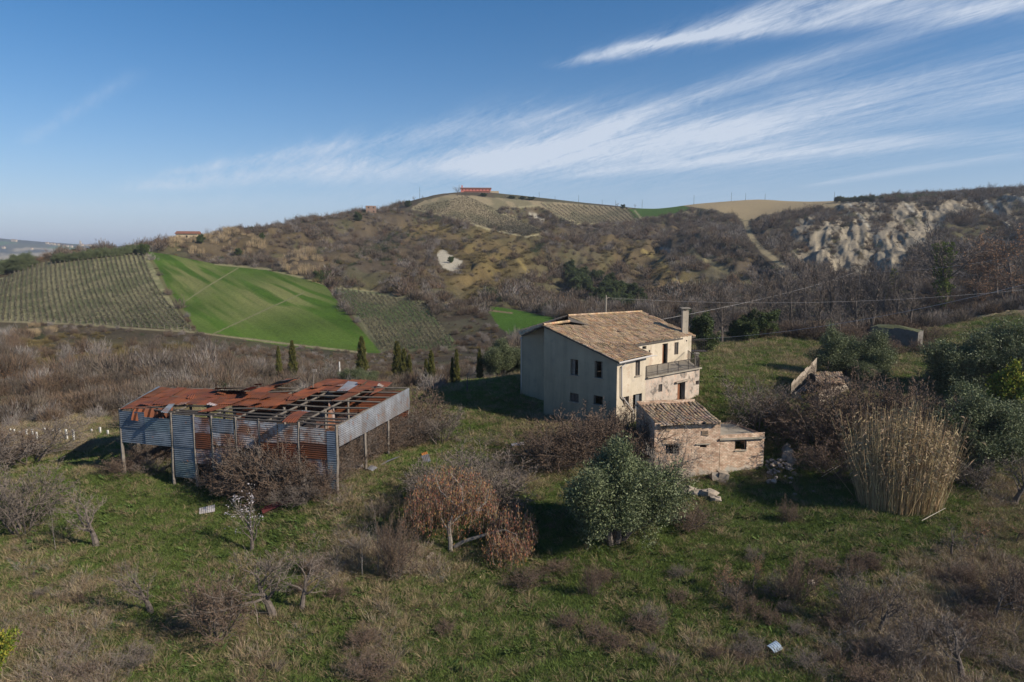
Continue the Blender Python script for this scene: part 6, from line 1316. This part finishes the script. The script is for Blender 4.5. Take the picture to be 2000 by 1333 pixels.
# ================================================================== poles and wires
def mk_pole(px_, yb, yt, dmin, label, group=None, r=.12, m=None, arm=False, D=None):
    g = G(px_, yb, dmin) if D is None else P(px_, yb, D); h = (yb-yt)/F*g.y; mb = MB(); mb.tube(g-Vector((0, 0, .8)), g+Vector((0, 0, h)), r, r*.7, 7, cap=True)
    if arm: mb.beam(g+Vector((-.1, 0, h-.5)), g+Vector((.45, 0, h-.3)), .12)
    o = mb.build('utility_pole', m or CONC); tag(o, label, 'utility pole', group); return g+Vector((0, 0, h))
pA = mk_pole(1673, 640, 527, 90, 'thin grey utility pole among the bare trees'); pB = mk_pole(1183, 622, 577, 0, 'pale utility pole rising behind the farmhouse roof', D=98, arm=True)
mk_pole(664, 742, 706, 90, 'short white concrete post behind the barn', m=bpy.data.materials['white_post'], r=.16)
for (px_, yb, yt) in [(765, 398, 376), (820, 389, 367), (1053, 392, 376), (1084, 394, 384), (1130, 400, 382), (1176, 404, 391), (1202, 406, 392), (1254, 407, 391), (1355, 400, 382), (1428, 393, 377), (1456, 391, 378), (1494, 391, 379), (1536, 391, 380), (1579, 391, 381), (1629, 392, 376)]:
    mk_pole(px_, yb+1, yt, 450, 'thin distant utility pole on the hilltop skyline', 'utility poles along the hilltop', r=.16, m=WOODD)
WIRE = mat('wire', (.42, .40, .38), rough=.6, attr=False)
def wire(a, b, sag, label, n=28, r=.011):
    mb = MB(); p = Vector(a)
    for k in range(1, n+1):
        t = k/n; q = Vector(a).lerp(Vector(b), t)-Vector((0, 0, sag*4*t*(1-t))); mb.tube(p, q, r, r, 4); p = q
    tag(mb.build('overhead_wire', WIRE), label, 'wire')
wire(P(1355, 663, 74.6), P(2060, 541, 52), .9, 'lowest overhead wire from the farmhouse corner to the right edge', r=.014)
wire(pB-Vector((0, 0, .35)), P(2060, 560, 95), 1.4, 'nearly level overhead wire passing behind the chimney')
wire(pA-Vector((0, 0, .2)), P(1288, 625, 79), .8, 'overhead wire slanting from the grey pole to the farmhouse roof', r=.013)
wire(pA-Vector((0, 0, .2)), P(2060, 488, 70), 1.0, 'highest overhead wire running right from the grey pole')
# ================================================================== debris
random.seed(600)
def sheet_on_ground(px_, py_, w_, l_, rz, m, label, tilt=.15, dmin=20, name='metal_sheet'):
    g = G(px_, py_, dmin); mb = MB(); R_ = Matrix.Rotation(rz, 3, 'Z') @ Matrix.Rotation(tilt, 3, 'X'); c = [R_ @ Vector(q)+g+Vector((0, 0, .2)) for q in ((-w_/2, -l_/2, 0), (w_/2, -l_/2, .05), (w_/2, l_/2, .12), (-w_/2, l_/2, 0))]; corr(mb, *c, pitch=.13, amp=.012, nv=4, sag=-.05); tag(mb.build(name, m), label, 'metal sheet')
WHITE = mat('pale_metal', (.42, .42, .42), (.32, .27, .25), 3, rough=.5)
sheet_on_ground(405, 1002, 1.0, .9, .4, WHITE, 'pale rusty metal sheet lying on the lawn before the barn')
sheet_on_ground(760, 907, .45, 1.9, -.9, GALV, 'narrow grey metal strip lying in the grass right of the barn', .2)
sheet_on_ground(700, 918, .8, .7, .3, WHITE, 'small grey sheet by the near barn corner, left of two')
sheet_on_ground(726, 921, .7, .6, 1.2, GALV, 'small grey sheet by the near barn corner, right of two')
sheet_on_ground(832, 902, .6, 1.1, .3, GALV, 'grey metal scrap on the green beyond the barn', .3)
sheet_on_ground(829, 892, .5, .5, .3, ORANGE, 'orange scrap touching the grey metal scrap')
sheet_on_ground(1011, 873, 1.1, .5, .2, WHITE, 'pale scrap lying on the lawn left of the farmhouse shrubs')
sheet_on_ground(762, 876, .5, 1.8, 1.2, BLUE, 'blue-grey sheet on the ground under the barn side', .15)
sheet_on_ground(1513, 1273, .6, .5, .5, mat('blue_corrugated', (.30, .38, .46), rough=.5), 'small light blue corrugated sheet near the bottom of the meadow', .25)
sheet_on_ground(560, 985, 1.3, 3.4, -1.1, mat('dark_red_sheet', (.16, .035, .03), (.10, .03, .03), 2), 'dark red sheet half buried in brambles before the barn', .25)
def stone(name, px_, py_, r, label, group, m, sq=.7, dz=0.0, dmin=20, seed=0):
    random.seed(seed); g = G(px_, py_, dmin); mb = MB(); me_ = []; n, k_ = 7, 4
    for j in range(k_+1):
        th = math.pi*j/k_
        for i in range(n):
            an = 2*math.pi*i/n; rr = r*jit(.28); me_.append(g+Vector((math.cos(an)*math.sin(th)*rr, math.sin(an)*math.sin(th)*rr, math.cos(th)*rr*sq+dz+r*.25)))
    mb.add(me_, [(j*n+i, j*n+(i+1) % n, (j+1)*n+(i+1) % n, (j+1)*n+i) for j in range(k_) for i in range(n)], jit(.2)); o = mb.build(name, m); tag(o, label, 'stone', group)
PALE = mat('pale_rubble', (.36, .30, .24), (.22, .18, .145), 5)
for k in range(70):
    t = random.Random(700+k); px_ = 1497+t.random()*62; py_ = 905+abs(t.gauss(0, .5))*38; stone('rubble_stone', px_, min(py_, 948), t.uniform(.08, .23), 'broken stone in the rubble heap beside the annexe', 'stones of the rubble heap', PALE, dz=max(0, .5-abs(px_-1525)/60), seed=900+k)
for k, (px_, py_, r_) in enumerate([(1322, 955, .5), (1345, 962, .7), (1362, 966, .6), (1382, 968, .75), (1396, 978, .5), (1310, 948, .45), (1410, 945, .4)]): stone('masonry_block', px_, py_, r_, 'pale fallen masonry block at the foot of the outbuilding', 'fallen masonry below the outbuilding', STONE, .45, seed=1000+k)
for k, (px_, py_, r_) in enumerate([(1538, 895, .6), (1545, 905, .5), (1535, 884, .45)]): stone('stump_stone', px_, py_, r_, 'upright weathered stump of masonry behind the rubble heap', 'masonry stump behind the rubble heap', STONE, 1.4, seed=1020+k)
for k in range(26):
    t = random.Random(800+k); stone('fallen_quince', 800+t.random()*150, 1085+t.random()*45, .05+.03*t.random(), 'small pale yellow fruit or stone lying under the broken tree', 'pale bits under the broken tree', bpy.data.materials.get('pale_bit') or mat('pale_bit', (.62, .55, .30)), 1.0, seed=1100+k)
for k, (px_, py_, r_) in enumerate([(835, 1062, .16), (843, 1085, .2), (836, 1090, .18), (1268, 1035, .08), (1610, 1112, .2), (1585, 1140, .25), (1552, 968, .2), (1590, 962, .16), (590, 1150, .22)]): stone('pale_stone', px_, py_, r_, 'pale stone lying loose in the meadow grass', 'loose pale stones in the meadow', PALE, .6, seed=1200+k)
# lying cane stems beside the clump
for k, (xa, ya, xb, yb) in enumerate([(1855, 940, 1905, 912), (1800, 1020, 1830, 1000), (1602, 930, 1655, 935), (1605, 934, 1650, 931)]):
    a, b = G(xa, ya), G(xb, yb); mb = MB(); mb.tube(a+Vector((0, 0, .1)), Vector((b.x, a.y+.5, b.z+.6)), .03, .015, 5); tag(mb.build('fallen_cane', mat('pale_cane', (.5, .45, .36)) if k == 0 else bpy.data.materials['pale_cane']), 'pale dead cane stem lying out from the cane clump', 'cane', 'fallen stems beside the cane clump')
# ================================================================== air
hb = MB(); hb.box((0, 6500, -5), (34000, 17800, 350)); hm = bpy.data.materials.new('air'); hm.use_nodes = True; hm.node_tree.nodes.clear()
o_ = hm.node_tree.nodes.new('ShaderNodeOutputMaterial'); v_ = hm.node_tree.nodes.new('ShaderNodeVolumePrincipled'); v_.inputs['Color'].default_value = (.80, .88, 1.0, 1); v_.inputs['Density'].default_value = 1.2e-4; v_.inputs['Anisotropy'].default_value = .2
hm.node_tree.links.new(v_.outputs[0], o_.inputs['Volume']); ho = hb.build('haze', hm); tag(ho, 'thin blue air haze', None, None, 'stuff')
